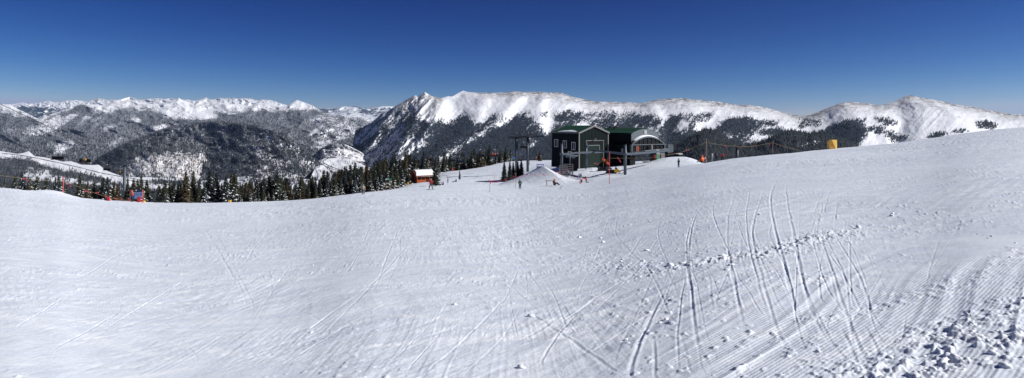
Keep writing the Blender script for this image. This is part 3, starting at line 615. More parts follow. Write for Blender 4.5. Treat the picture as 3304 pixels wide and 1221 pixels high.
MP = [(.9,[(1790,430),(2145,445),(2145,620),(1780,620)]),(.30,[(1040,560),(1100,520),(1137,480),(1150,420),(1200,395),(1280,345),(1330,340),(1370,395),(1370,420),(1440,400),(1440,420),(1326,497),(1250,580),(1000,600)]),
 (.6,[(1140,430),(1175,408),(1245,365),(1270,362),(1225,395),(1175,425),(1150,440)]),(.6,[(1150,470),(1200,440),(1260,400),(1250,420),(1190,470),(1150,500)]),(.55,[(1240,500),(1290,460),(1270,490),(1200,560),(1180,560)]),(.15,[(1155,550),(1200,490),(1235,450),(1215,485),(1170,540)]),
 (.7,[(1295,370),(1345,365),(1372,400),(1365,450),(1340,440),(1300,425)]),(.15,[(1330,500),(1395,455),(1400,460),(1340,510)]),
 (.82,[(1368,400),(1378,393),(1385,405),(1410,390),(1440,395),(1438,415),(1400,455),(1372,455)]),
 (.95,[(1515,360),(1520,398),(1562,402),(1520,450),(1421,513),(1390,560),(1250,560),(1326,499),(1400,455),(1468,386)]),(.35,[(1535,442),(1440,505),(1400,522),(1420,500),(1500,450)]),(.3,[(1440,500),(1470,462),(1480,470),(1450,500)]),
 (.9,[(1498,365),(1518,382),(1532,420),(1500,450)]),(.8,[(1578,378),(1612,370),(1608,385),(1580,402),(1545,430),(1560,400)]),(.7,[(1622,384),(1636,383),(1628,404),(1616,404)]),(.45,[(1560,420),(1610,402),(1600,420),(1540,450)]),(.4,[(1625,355),(1650,350),(1640,362)]),
 (.97,[(1708,359),(1690,372),(1740,398),(1747,430),(1752,456),(1700,500),(1676,515),(1500,580),(1380,580),(1500,469),(1651,390),(1660,375),(1690,362)]),(.2,[(1672,384),(1722,372),(1700,384),(1680,390)]),
 (.25,[(1704,440),(1735,445),(1730,455),(1708,450)]),(.7,[(1680,388),(1740,400),(1745,430),(1700,425)]),(.3,[(1690,470),(1740,450),(1700,490)]),
 (.7,[(1745,365),(1770,370),(1768,385),(1750,385)]),(.7,[(1752,398),(1763,396),(1760,406)]),
 (.97,[(1768,431),(1752,458),(1676,517),(1650,580),(1900,580),(1900,470),(1800,410)]),
 (.72,[(1785,370),(1840,358),(1895,366),(1880,392),(1850,405),(1780,440),(1790,400)]),(.2,[(1800,390),(1830,385),(1815,405),(1800,420)]),
 (.42,[(1895,362),(1985,360),(2120,372),(2125,430),(1895,440)]),(.85,[(1930,403),(1972,380),(1970,395),(1945,415)]),(.85,[(2008,400),(2045,372),(2075,375),(2060,395),(2030,420),(2000,430)]),(.85,[(2075,375),(2105,372),(2100,392),(2060,405)]),
 (.55,[(2110,385),(2136,385),(2140,460),(2110,440)]),(.85,[(2146,400),(2160,375),(2200,373),(2192,405),(2170,420),(2200,430),(2190,480),(2142,470)]),(.7,[(2215,410),(2245,395),(2240,430),(2200,445)]),
 (.42,[(2190,370),(2300,360),(2300,385),(2230,400)]),(.97,[(2140,455),(2180,440),(2270,430),(2270,580),(2140,580)]),
 (.85,[(2327,400),(2345,385),(2390,378),(2425,380),(2452,392),(2445,418),(2420,440),(2380,465),(2330,455),(2300,440),(2300,425)]),(.2,[(2350,398),(2372,395),(2368,405)]),(.25,[(2335,430),(2385,432),(2370,450),(2345,455)]),
 (.55,[(2450,390),(2515,386),(2512,405),(2460,412)]),(.7,[(2440,420),(2510,412),(2535,425),(2500,442),(2450,432)]),(.8,[(2300,455),(2560,455),(2560,540),(2300,540)]),(.1,[(2400,462),(2465,455),(2450,475),(2395,478)]),
 (.38,[(2575,388),(2650,382),(2645,412),(2575,415)]),(.88,[(2640,432),(2690,404),(2720,398),(2750,388),(2782,398),(2792,440),(2765,475),(2640,500)]),(.5,[(2700,395),(2740,386),(2795,384),(2790,395),(2745,398)]),
 (.5,[(2770,415),(2840,408),(2880,425),(2890,440),(2830,432)]),(.6,[(2820,375),(2870,388),(2900,398),(2880,408),(2830,393)]),
 (.6,[(2860,440),(2895,430),(2890,455),(2870,460)]),(.95,[(2888,462),(2920,435),(2926,445),(2905,458)]),(.85,[(2935,438),(2962,424),(2955,432)]),(.95,[(2985,449),(3010,433),(3050,427),(3057,440)]),(.7,[(3060,425),(3110,417),(3120,428)]),(.6,[(3150,402),(3180,388),(3212,405),(3200,420),(3160,415)])]
def mt_rock(x, y, t):
    wb = np.exp(-np.maximum(y-t, 0)/17)*sst(1490, 1560, x)*1.15*(.4+fbm(x/30, y/6, 121, 4))
    pk = 1.0*sst(.36,.52,fbm((x+y)/14, (y-x*.3)/30, 123, 4, ridged=True))*np.exp(-np.maximum(y-t,0)/55)*(1-sst(1415,1440,x))*sst(1180,1260,x)
    return np.clip(wb+pk+.35*sst(.55,.7,fbm(x/40,y/9,124,4))*np.exp(-np.maximum(y-t,0)/45)*sst(1600,1700,x), 0, 1)
sheet('big_mountain', 'long white mountain ridge with dark forested spurs behind the lift station', CR,
 [(1040,680),(1500,680),(2000,600),(2300,560),(2700,520),(3100,490),(4300,470)],
 lambda x,y,t: np.interp(y-t,[-20,0,60,220],[5100,5000,4550,3600]), mt_relief, lambda x,y,t: paint(x,y,0.02,MP,6,5,.6), M_mtn, step=1.8, rows=220, ksm=30, rock=mt_rock, crest_noise=.35)
sheet('forested_hill', 'near dark forested hills in front of the white mountain',
 [(2110,540),(2150,485),(2180,469),(2215,450),(2247,428),(2278,415),(2300,419),(2340,446),(2395,468),(2440,464),(2470,453),(2521,427),(2558,420),(2615,432),(2650,424),(2690,446),(2740,455),(2800,500)],
 [(2110,580),(2800,540)], lambda x,y,t: np.interp(y-t,[0,120],[2300,1700]),
 lambda x,y,t: sst(0,6,y-t)*.05*(fbm(x/50,y/30,131,5,ridged=True)-.5), lambda x,y,t: paint(x,y,.97,[(.3,[(2590,455),(2650,452),(2640,475),(2600,475)]),(.25,[(2660,455),(2690,455),(2680,480)]),(.2,[(2560,470),(2600,470),(2590,490)])],5),
 mountain_mat('near_hill_forest', tree_scale=.11, tree=(.010,.015,.024)), crest_noise=1.5)

# individual far conifers (nobody could count them): little cones on the mountain sides
def far_trees():
    vs = []; fs = []; k = 0
    def scatter(key, n, hgt, wmin=.12, fmax=1.0, xr=None):
        nonlocal k
        PX, PY, X, Yd, Z, cov = SHEETS[key]
        nr, nc = PX.shape; out = 0
        i = rng.integers(1, nr-1, n*8); j = rng.integers(1, nc-1, n*8)
        ok = (cov[i, j] > wmin) & (rng.random(n*8) < np.minimum(cov[i, j], fmax)) & (PX[i, j] > -60) & (PX[i, j] < 3360)
        ii, jj = i[ok][:n], j[ok][:n]
        fi = rng.random(len(ii)); fj = rng.random(len(ii))
        def lerp(A): return (A[ii, jj]*(1-fi)+A[ii+1, jj]*fi)*(1-fj)+(A[ii, jj+1]*(1-fi)+A[ii+1, jj+1]*fi)*fj
        x, y, z = lerp(X), lerp(Yd), lerp(Z); h = hgt*(.55+.8*rng.random(len(ii)))
        r = h*.2; ang = rng.random(len(ii))*6.28
        base = np.stack([x, y, z-h*.15], -1)
        pts = [base + np.stack([0*x, 0*x, h*1.15], -1)]
        for q in range(4): pts.append(base + np.stack([np.cos(ang+q*1.5708)*r, np.sin(ang+q*1.5708)*r, 0*x], -1))
        P = np.stack(pts, 1).reshape(-1, 3); b = np.arange(len(ii))*5
        vs.append(P); fs.append(np.concatenate([np.stack([b+k, b+k+1+q, b+k+1+(q+1)%4], -1) for q in range(4)])); k += len(P)
    scatter('big_mountain', 34000, 13, .15)
    scatter('forested_hill', 16000, 11)
    scatter('middle_hill', 16000, 11); scatter('dome_hill', 12000, 10); scatter('left_mountains', 14000, 16); scatter('valley', 12000, 9, .1)
    V = np.concatenate(vs).astype(np.float32); T = np.concatenate(fs).astype(np.int32)
    me = bpy.data.meshes.new('distant_forest'); me.vertices.add(len(V)); me.vertices.foreach_set('co', V.ravel())
    me.loops.add(T.size); me.loops.foreach_set('vertex_index', T.ravel()); me.polygons.add(len(T)); me.polygons.foreach_set('loop_start', np.arange(0, T.size, 3, dtype=np.int32))
    me.update(calc_edges=True); me.materials.append(mat('far_conifer', (.022, .028, .034), .9, var=.5, scale=.02))
    o = bpy.data.objects.new('distant_forest', me); C.objects.link(o)
    tag(o, 'dark conifer forest spread over the far hills and mountain spurs', 'forest', None, 'stuff')
far_trees()
# ------------------------------------------------------------------ materials for things
M_needle = [mat('conifer_needles', (.045, .052, .034), .8, var=.55, scale=1.2, spec=.2), mat('conifer_needles_brown', (.072, .058, .034), .8, var=.5, scale=1.2, spec=.2), mat('conifer_needles_blue', (.032, .042, .040), .8, var=.5, scale=1.2, spec=.2)]
M_bark = mat('bark', (.10, .075, .055), .9, var=.3, scale=6, bump=.4)
M_snowc = mat('branch_snow', (.84, .86, .90), .6, var=.06, scale=2)
M_snowp = mat('packed_snow', (.84, .86, .90), .6, var=.05, scale=6, bump=.5)
M_green = mat('dark_green_and_shade_siding', (.006, .009, .010), .6, .0, var=.2, scale=.8, spec=.12)  # dark green; on the shed's left wall it also has shade painted in
M_greenf = mat('green_painted_steel', (.007, .015, .013), .6, .0, var=.15, scale=.8, spec=.12)
M_roofg = mat('green_metal_roof', (.012, .050, .032), .6, .0, var=.2, scale=.7, spec=.15)
M_trim = mat('pale_metal_trim', (.19, .185, .18), .5, .1, var=.1)
M_grey = mat('grey_cladding', (.10, .12, .13), .5, .1, var=.12)
M_steel = mat('galvanised_steel', (.075, .09, .11), .5, .3, var=.2, scale=2)
M_dsteel = mat('dark_steel', (.035, .04, .05), .5, .3, var=.2)
M_black = mat('black_plastic', (.006, .006, .008), .6, 0, var=.2, spec=.2)
M_glass = mat('dark_window_glass', (.008, .009, .011), .5, 0, var=.3, spec=.15)
M_white = mat('white_paint', (.72, .72, .72), .5, 0, var=.08)
M_door = mat('grey_green_door', (.012, .024, .020), .6, 0, var=.12, spec=.12)
M_red = mat('red_cloth', (.50, .012, .02), .7, 0, var=.15); M_orange = mat('orange_cloth', (.75, .12, .02), .7, 0, var=.12)
M_pink = mat('pink_ribbon', (.70, .08, .13), .6, 0, var=.1); M_rope = mat('yellow_rope', (.26, .18, .07), .8, 0, var=.1)
M_yellow = mat('yellow_vinyl', (.72, .45, .07), .45, 0, var=.15, scale=1.5, bump=.15)
M_blue = mat('blue_paint', (.02, .10, .38), .5, 0, var=.1); M_bluec = mat('blue_cloth', (.02, .06, .45), .7, 0, var=.1)
M_cedar = mat('cedar_boards', (.36, .075, .02), .7, 0, var=.3, scale=2.5); M_cedard = mat('cedar_dark', (.17, .035, .012), .75, 0, var=.3, scale=2.5)
M_tan = mat('tan_cloth', (.32, .26, .18), .8); M_cgreen = mat('green_cloth', (.02, .11, .05), .8); M_dark = mat('dark_cloth', (.015, .016, .025), .8)
M_purple = mat('purple_cloth', (.10, .03, .20), .8); M_brown = mat('brown_cloth', (.10, .06, .05), .8); M_skin = mat('skin', (.45, .25, .18), .6, var=.05)
M_gray = mat('grey_cloth', (.22, .22, .24), .8); M_yelc = mat('yellow_cloth', (.65, .36, .03), .8)
M_sgreen = mat('sign_green', (.01, .22, .10), .5); M_wood = mat('weathered_wood', (.20, .12, .07), .85, var=.3, scale=5); M_navy = mat('sign_navy', (.012, .02, .06), .5)
M_bamb = mat('red_marker_pole', (.62, .06, .07), .6); M_bamb2 = mat('bare_bamboo_pole', (.30, .17, .12), .7); M_lime = mat('lime_plastic', (.5, .75, .05), .5)

# ------------------------------------------------------------------ conifers
def crown(H, rad, seed, snow=.5, dens=1.0, z0=.07, gap=0.0, snow_dir=0.0):
    r = random.Random(seed); mb = MB()
    nl = int(H/.24); 
    for i in range(nl):
        t = (i+.5)/nl; z = H*(z0+(1-z0)*t)
        R0 = rad*(1-t)**.82*(.82+.3*r.random())*(1 if t > .06 else .7)
        nb = max(3, int((9*(1-t)+4)*dens)); a0 = r.random()*6.28
        for k in range(nb):
            if r.random() < gap: continue
            a = a0+k*6.283/nb+r.uniform(-.35, .35); L = R0*r.uniform(.55, 1.22)+.05
            d = Vector((math.cos(a), math.sin(a), 0)); s = Vector((-d.y, d.x, 0))
            droop = L*r.uniform(.18, .5) - (t > .85)*L*.5
            p0 = Vector((0, 0, z)); p1 = d*L + Vector((0, 0, z-droop)); wd = max(.07, L*.30)
            mid = p0.lerp(p1, .55)+Vector((0, 0, .05))
            vs = [p0, p0.lerp(p1, .3)+s*wd*.6, mid+s*wd*.95-Vector((0,0,.10)), p1, mid-s*wd*.95-Vector((0,0,.10)), p0.lerp(p1, .3)-s*wd*.6, mid]
            mb.add(vs, [(0,1,6),(1,2,6),(2,3,6),(3,4,6),(4,5,6),(5,0,6)], 0)
            hv = Vector((0,0,-.22-.10*r.random())); mb.add([p0, p0.lerp(p1,.95), p0.lerp(p1,.6)+hv*.8, p0.lerp(p1,.2)+hv], [(0,1,2,3)], 0)
            # hanging twigs
            for q in (.45, .7, .92):
                b = p0.lerp(p1, q); h = .12+.16*r.random(); e = s*wd*r.uniform(-1, 1)
                mb.add([b-s*.08+e*.5, b+s*.08+e*.5, b+e+d*.06-Vector((0,0,h))], [(0,1,2)], 0)
                for sg in (1, -1):
                    c = b + s*sg*wd*.5; mb.add([b, c+d*.08, b+s*sg*wd*(1.15+.3*r.random())+d*.14-Vector((0,0,.06+.1*r.random()))], [(0,1,2)], 0)
            side = .35+.65*max(0, math.cos(a-snow_dir))
            if r.random() < snow*side*.62*(1.25-t) and L > .16:
                up = Vector((0, 0, .055)); q0 = r.uniform(.25, .5); q1 = r.uniform(.8, 1.02); c = (q0+q1)/2; ww = wd*r.uniform(.45, .85)
                A, B, Mx = p0.lerp(p1, q0)+up, p0.lerp(p1, q1)+up*.6, p0.lerp(p1, c)+up*1.8
                l_, r_ = p0.lerp(p1, c)+s*ww-up*.8, p0.lerp(p1, c)-s*ww-up*.8
                mb.add([A, l_, B, r_, Mx], [(0,1,4),(1,2,4),(2,3,4),(3,0,4)], 1)
    # leader
    mb.add([(.03,0,H*.97),(-.02,.03,H*.97),(-.02,-.03,H*.97),(0,0,H*1.03)], [(0,1,3),(1,2,3),(2,0,3)], 0)
    return mb
def make_tree(name, H, rad, seed, snow, needles, **kw):
    t = bpy.data.objects.new(name, None); C.objects.link(t)
    r = random.Random(seed)
    tb = MB().tube([(0, 0, -1.5), (r.uniform(-.03,.03), 0, H*.4), (0, 0, H*.98)], [H*.017+.03, H*.012+.02, .012], 7)
    tb.build('trunk', M_bark, t); crown(H, rad, seed, snow, **kw).build('crown', [needles, M_snowc], t)
    return t
PROTO = []
for k in range(10):
    H = 7.0
    PROTO.append((make_tree('spruce_tree', H, [1.4, 1.2, 1.55, 1.35, 1.1, 1.5, 1.25, 1.45, 1.15, 1.65][k], 100+k, [.9, .5, 1.0, .4, .8, .25, .95, .55, 1.0, .8][k], M_needle[[0, 0, 2, 1, 0, 1, 2, 0, 2, 1][k]], dens=[1, .9, 1, 1.1, .9, 1, .85, 1, .9, 1][k], gap=[0, .08, .05, 0, .12, .05, .1, 0, .15, .05][k]), H))
P_dark = (make_tree('spruce_tree', 7.0, 1.45, 301, .06, M_needle[2], dens=1.25), 7.0)
P_spar = (make_tree('young_fir_tree', 5.0, .55, 302, .12, M_needle[1], dens=.7, gap=.25, z0=.2), 5.0)
used = set()
def plant(px, tip, Y, label, group, proto=None, wid=1.0, base_z=None):
    p, H = PROTO[random.randrange(10)] if proto is None else proto
    g = G(px, Y); 
    top = -(tip-HY)/F*Y; h = top-g.z
    if h < .8: h = .8
    if id(p) in used: o = copy_tree(p)
    else: o = p; used.add(id(p))
    s = h/H; o.location = g; o.scale = (s*wid, s*wid, s); o.rotation_euler = (0, 0, random.uniform(-.9, .9) if proto is None or proto[0] is not P_spar[0] else 0)
    tag(o, label, 'tree', group); return o
GT = 'conifers along the edge of the ski slope'
# left edge, before the marker pole
for px, tip, lab in [(14,580,'leftmost spruce at the edge of the slope'),(48,568,'brown-green spruce second from the left edge'),(71,553,'tallest spruce at the far left, its top above the yellow rope'),(96,577,'short snowy spruce right of the tallest far-left spruce'),
    (119,569,'thin spruce halfway between the far-left corner and the red marker pole'),(149,578,'small snow-flecked spruce left of the close pair by the red marker pole'),(179,571,'left tree of the close spruce pair beside the red marker pole'),(189,568,'right tree of the close spruce pair beside the red marker pole'),
    (258,562,'tall lone spruce in the first gap right of the red marker pole'),(283,582,'short snowy spruce just right of the tall one past the red marker pole'),(306,586,'smallest spruce between the red marker pole and the lift tower'),(334,572,'broad spruce left of the red bag by the lift tower'),
    (347,571,'slim spruce touching the broad one left of the lift tower'),(368,587,'very snowy small spruce just left of the lift tower'),(381,600,'low snow-covered spruce at the foot of the lift tower')]:
    plant(px, tip, np.interp(px, [0,400],[86,100])+random.uniform(1, 8), lab, GT, wid=random.uniform(1.1, 1.45))
for px, tip, lab in [(412,575,'spruce rising just right of the lift tower'),(431,577,'spruce behind the left end of the blue trail sign'),(444,580,'spruce right behind the top of the blue trail sign'),(456,565,'tall spruce behind the right end of the blue trail sign'),(474,580,'spruce just right of the blue trail sign'),
    (516,600,'short spruce left of the dark skier at the slope edge'),(532,580,'snowy spruce directly behind the small dark skier at the slope edge'),(546,592,'short spruce just right of the small dark skier'),(561,583,'medium spruce left of the tallest pair in the left half'),(580,582,'spruce with a bent top left of the tallest pair'),
    (600,553,'left tree of the tallest spruce pair in the left half'),(624,551,'right tree of the tallest spruce pair in the left half'),(643,577,'low spruce just right of the tallest pair'),(660,592,'stubby snowy spruce in the dip right of the tallest pair'),(677,548,'slim tall spruce left of the yellow pad'),
    (688,573,'spruce leaning against the slim tall one left of the yellow pad'),(699,557,'white-flecked spruce between the slim tall one and the yellow pad'),(716,590,'small spruce left of the spruces above the yellow pad'),(730,566,'spruce just left of the yellow pad'),(747,559,'left of the two spruces above the yellow pad'),(757,554,'right of the two spruces above the yellow pad')]:
    plant(px, tip, np.interp(px, [400,760],[100,110])+random.uniform(1, 8), lab, GT, wid=random.uniform(1.1, 1.45))
for k in range(46):   # lower trees filling in behind
    px = random.uniform(395, 770); plant(px, random.uniform(592, 622), random.uniform(120, 165), 'low spruce behind the slope edge between the grey lift tower and the yellow pad', 'low conifers behind the slope edge')
for k in range(12):
    px = random.uniform(0, 390); plant(px, random.uniform(592, 612), random.uniform(100, 125), 'low spruce in the row behind the slope edge, left of the lift tower', 'low conifers behind the slope edge')
# dense stand rising to the right
env = [(760,606),(800,596),(850,588),(900,584),(1000,572),(1050,560),(1100,548),(1200,536),(1250,512),(1300,506),(1350,506),(1400,512),(1500,500),(1560,490),(1620,488),(1660,490)]
ex, ey = zip(*env)
def zone(px):
    return ('spruce in the stand right of the yellow pad' if px < 930 else 'spruce in the stand left of the skier in tan' if px < 1120 else
            'spruce in the stand behind the green sign' if px < 1310 else 'spruce in the stand behind the wooden cabin' if px < 1440 else 'spruce in the stand behind the middle lift chairs')
GD = 'dense stand of conifers beyond the slope'
feat = [(795,587),(808,591),(829,578),(842,590),(869,566),(894,553),(907,574),(1045,549),(1057,552),(1112,536),(1131,532),(1146,524),(1184,532),(1200,540),(1222,520),(1245,507),(1266,503),(1290,513),(1308,492),(1323,498),(1340,505),(1367,490),(1380,505),(1415,498),(1433,490),(1453,495),(1478,493),(1497,495),(1522,485),(1530,478),(1550,480),(1580,466),(1614,483),(1632,475),(1647,483)]
for i, (px, tip) in enumerate(feat):
    Y = np.interp(px, [760,1100,1300,1400,1500,1580,1650], [114,124,168,240,262,262,310])
    plant(px, tip, Y+random.uniform(2, 8), 'taller '+zone(px), GD, wid=random.uniform(1.15, 1.45))
for k in range(150):
    px = random.uniform(765, 1570) if k % 3 else random.uniform(765, 1330)
    row = random.random()
    Y = np.interp(px, [760,1100,1190,1300,1360,1400,1500,1650], [112,122,128,168,225,250,268,306])+4+row*38
    tip = np.interp(px, ex, ey)+random.gauss(6, 8)-row*4
    plant(px, tip, Y, zone(px), GD, wid=random.uniform(1.1, 1.5))
# first visible row of the stand's edge
for k in range(34):
    px = 770+k*16.5+random.uniform(-5, 5)
    if 1325 < px < 1412: continue
    Y = np.interp(px, [760,1100,1190,1300], [108,117,122,164])+random.uniform(1, 5)
    plant(px, np.interp(px, ex, ey)+random.uniform(12, 36), Y, 'first-row '+zone(px), GD, wid=random.uniform(1.1, 1.5))
# single trees on the slope
plant(1406, 507, Yof(1406, 601), 'bare-stemmed spruce standing alone right of the wooden cabin', 'single trees on the slope', wid=1.0)
plant(1483, 547, Yof(1483, 579), 'small lone fir on the open snow left of the lift towers', 'single trees on the slope', P_spar, 1.0)
plant(1445, 566, Yof(1445, 594), 'tiny sparse sapling between the two people sitting on the snow', 'single trees on the slope', P_spar, .7)
for px, tip, Y, lab in [(1627,520,146,'leftmost dark spruce of the clump under the lift towers'),(1645,521,147,'second dark spruce of the clump under the lift towers'),(1656,523,150,'middle dark spruce of the clump under the lift towers'),(1671,522,151,'fourth dark spruce of the clump under the lift towers'),(1682,513,150,'rightmost and tallest dark spruce of the clump under the lift towers')]:
    plant(px, tip, Y, lab, 'clump of dark spruces under the lift towers', P_dark, 1.0)
plant(1742, 487, 285, 'brownish spruce alone on the flat snow left of the green shed', 'single trees on the slope', PROTO[3], 1.6)
for k in range(6):   # trees past the flat, by the lift towers
    plant(1570+k*17+random.uniform(-5, 5), 478+random.uniform(0, 24), 300+random.uniform(0, 20), 'spruce behind the flat snow, left of the lift towers', GD)

# ------------------------------------------------------------------ people
POSES = {
 'stand': dict(pel=(0,0,.94), che=(0,0,1.28), nec=(0,.01,1.47), hea=(0,.03,1.60), top=(0,.02,1.70), sh=(.19,0,1.41), el=(.29,-.02,1.15), ha=(.27,.14,.96), hi=(.10,0,.90), kn=(.12,.05,.50), an=(.14,0,.10), to=(.15,.17,.05)),
 'wide': dict(pel=(0,0,.90), che=(.0,.02,1.24), nec=(0,.03,1.42), hea=(0,.05,1.56), top=(0,.04,1.66), sh=(.20,.01,1.37), el=(.32,.02,1.12), ha=(.26,.10,.92), hi=(.11,0,.86), kn=(.20,.08,.48), an=(.30,0,.10), to=(.36,.14,.05)),
 'sit': dict(pel=(0,0,.14), che=(0,-.04,.46), nec=(0,.02,.66), hea=(0,.06,.80), top=(0,.06,.90), sh=(.19,-.02,.60), el=(.26,.10,.38), ha=(.18,.32,.36), hi=(.11,.03,.14), kn=(.14,.42,.42), an=(.15,.72,.10), to=(.16,.84,.16)),
 'chair': dict(pel=(0,0,.12), che=(0,-.06,.46), nec=(0,-.03,.66), hea=(0,0,.80), top=(0,0,.90), sh=(.19,-.05,.60), el=(.26,.06,.36), ha=(.16,.26,.30), hi=(.10,.04,.12), kn=(.12,.44,.12), an=(.12,.46,-.32), to=(.12,.62,-.38)),
 'kneel': dict(pel=(0,0,.50), che=(0,.10,.80), nec=(0,.16,.99), hea=(0,.20,1.12), top=(0,.21,1.22), sh=(.19,.10,.93), el=(.28,.30,.82), ha=(.16,.50,.86), hi=(.10,0,.46), kn=(.13,.10,.08), an=(.13,-.35,.08), to=(.13,-.50,.06)),
}
RAD = dict(pel=.155, che=.175, nec=.065, hea=.105, top=.075, sh=.10, el=.065, ha=.05, hi=.12, kn=.085, an=.06, to=.05)
def person(loc, pose, heading, jacket, pants, head, label, group=None, scale=1.0, gear=None, boots=None):
    J = POSES[pose]; pts = []; rad = []; zone_ = []; edges = []
    def addp(k, sx=1):
        x, y, z = J[k]; pts.append(Vector((x*sx, y, z))); rad.append(RAD[k]); zone_.append(1 if k in ('hi','kn','an') else 2 if k in ('nec','hea','top') else 3 if k in ('to',) else 4 if k == 'ha' else 0)
        return len(pts)-1
    pe = addp('pel'); ch = addp('che'); ne = addp('nec'); he = addp('hea'); tp = addp('top')
    edges += [(pe,ch),(ch,ne),(ne,he),(he,tp)]
    for s in (1, -1):
        sh = addp('sh', s); el = addp('el', s); ha = addp('ha', s); hi = addp('hi', s); kn = addp('kn', s); an = addp('an', s); to = addp('to', s)
        edges += [(ch,sh),(sh,el),(el,ha),(pe,hi),(hi,kn),(kn,an),(an,to)]
    me = bpy.data.meshes.new('body'); me.from_pydata([tuple(p) for p in pts], edges, [])
    o = bpy.data.objects.new('body', me); C.objects.link(o)
    md = o.modifiers.new('skin', 'SKIN'); md.use_smooth_shade = True
    sv = me.skin_vertices[0].data
    for i, r_ in enumerate(rad): sv[i].radius = (r_, r_); sv[i].use_root = (i == pe)
    o.modifiers.new('sub', 'SUBSURF').levels = 1
    bpy.context.view_layer.update()
    ev = o.evaluated_get(bpy.context.evaluated_depsgraph_get()); m2 = bpy.data.meshes.new_from_object(ev)
    o.modifiers.clear(); o.data = m2; m2.materials.clear()
    for m in (jacket, pants, M_skin, boots or M_black, M_black): m2.materials.append(m)
    P = np.array([tuple(p) for p in pts])
    mids = [((pts[a]+pts[b])/2, zone_[a] if zone_[a] == zone_[b] else (zone_[b] if zone_[b] in (2,3) else max(zone_[a], zone_[b]) if zone_[b] == 1 else 0)) for a, b in edges]
    cand = [(p, z) for p, z in zip(pts, zone_)] + mids
    for f in m2.polygons:
        f.material_index = min(cand, key=lambda c: (c[0]-f.center).length)[1]; f.use_smooth = True
    root = bpy.data.objects.new('person', None); C.objects.link(root); o.parent = root
    H = Vector(J['hea'])
    hb = MB(); hb.ball(H+Vector((0, -.015, .035)), .135, seg=10, rings=6, sq=(1, 1.08, .95)); 
    # cut the helmet open at the face: only keep faces above/behind
    keep = [(f, m_, s_) for f, m_, s_ in zip(hb.f, hb.mi, hb.sm) if (sum((hb.v[i] for i in f), Vector())/len(f)-H).z > -.02 or (sum((hb.v[i] for i in f), Vector())/len(f)-H).y < 0]
    hb.f = [k_[0] for k_ in keep]; hb.mi = [k_[1] for k_ in keep]; hb.sm = [k_[2] for k_ in keep]
    hb.build('helmet', head, root)
    MB().box(H+Vector((0, .115, .02)), (.17, .05, .075)).build('goggles', M_glass, root)
    MB().prism([H+Vector((-.015,.11,-.01)), H+Vector((.015,.11,-.01)), H+Vector((0,.145,-.035))], (0,0,-.015)).build('nose', M_skin, root)
    if gear == 'board':
        b = MB(); z0 = min(J['to'][2], J['an'][2])-.06
        n = 9; top = [Vector((.80*math.cos(t_)*1.0, .14*math.sin(t_), z0+(.06*abs(math.cos(t_))**6))) for t_ in [2*math.pi*q/16 for q in range(16)]]
        b.prism(top, (0, 0, .025)); b.build('snowboard', M_dark, root)
    if gear == 'sitboard':
        b = MB(); c = Vector(J['an']); b.box((0, c.y+.16, c.z+.02), (1.45, .05, .27)); b.build('snowboard', M_dark, root)
    if gear in ('skis', 'skis_poles', 'chairskis'):
        for s in (1, -1):
            a = Vector(J['an']); x = a.x*s; z = a.z-.085 if gear != 'chairskis' else a.z-.12
            b = MB(); b.box((x, a.y+.08, z), (.09, 1.5, .02)); b.prism([(x-.045, a.y+.83, z-.01), (x+.045, a.y+.83, z-.01), (x+.03, a.y+1.0, z+.07), (x-.03, a.y+1.0, z+.07)], (0,0,.02)); b.build('ski', M_dark, root)
    if gear == 'skis_poles' or gear == 'poles':
        for s in (1, -1):
            h_ = Vector(J['ha']); MB().tube([(h_.x*s, h_.y, h_.z+.08), (h_.x*s*1.3, h_.y+.1, .02)], .012, 5).build('ski_pole', M_steel, root)
    root.location = loc; root.rotation_euler = (0, 0, heading); root.scale = (scale,)*3
    tag(root, label, 'person', group); return root
def on_snow(px, py, dz=0.0, y1=330):
    Y = Yof(px, py, 20, y1); return G(px, Y, dz)
def sc_h(px, top, bot, Y, h): return (bot-top)/F*Y/h      # scale so the figure has its height in the photo
def stand(px, top, bot, pose, heading, *a, h=1.72, Y=None, **k):
    Y = Yof(px, bot, 20, 330) if Y is None else Y
    p = G(px, Y); s = min(1.35, max(.8, 1.1*sc_h(px, top, bot, Y, h)))
    return person(p, pose, heading, *a, scale=s, **k)
PI = math.pi
stand(1172, 600, 631, 'stand', .3, M_tan, M_dark, M_gray, 'skier in a tan jacket standing at the edge of the conifers', gear='skis')
stand(1390, 580, 613, 'wide', -.2, M_red, M_dark, M_gray, 'snowboarder in a red and grey jacket seen from behind below the cabin', gear='board')
stand(1430, 589, 599, 'sit', 1.3, M_purple, M_dark, M_dark, 'person in a purple jacket sitting on the snow by the small sapling', h=.95, gear='sitboard')
stand(1472, 579, 589, 'sit', 1.4, M_dark, M_dark, M_dark, 'person all in black sitting on the snow below the little fir', h=.95, gear='sitboard')
stand(1678, 583, 614, 'stand', PI-.2, M_cgreen, M_dark, M_gray, 'person in a dark green jacket standing in front of the snow mound', gear=None)
stand(1788, 579, 600, 'sit', -1.2, M_brown, M_dark, M_orange, 'person in a brown jacket with an orange hat sitting beside the bench', h=.98)
stand(1892, 573, 590, 'kneel', 1.5, M_red, M_dark, M_black, 'person in a bright red jacket kneeling behind the warning sign', h=1.24)
stand(1876, 579, 590, 'kneel', -.9, M_orange, M_dark, M_gray, 'small figure in orange trousers crouching next to the kneeling person in red', h=1.24)
stand(1730, 516, 529, 'stand', 2.0, M_orange, M_dark, M_orange, 'tiny skier in orange on the flat snow beside the lone brownish spruce', Y=290)
stand(1773, 516, 530, 'wide', 1.0, M_dark, M_dark, M_dark, 'tiny black-clad skier just left of the green shed', gear='skis', Y=290)
stand(2131, 507, 520, 'stand', 2.8, M_red, M_dark, M_dark, 'lift worker in red and black beside the green control cabinet', Y=152)
stand(2190, 528, 548, 'stand', .6, M_dark, M_dark, M_black, 'skier in black half hidden by the brow of the slope right of the station', Y=106)
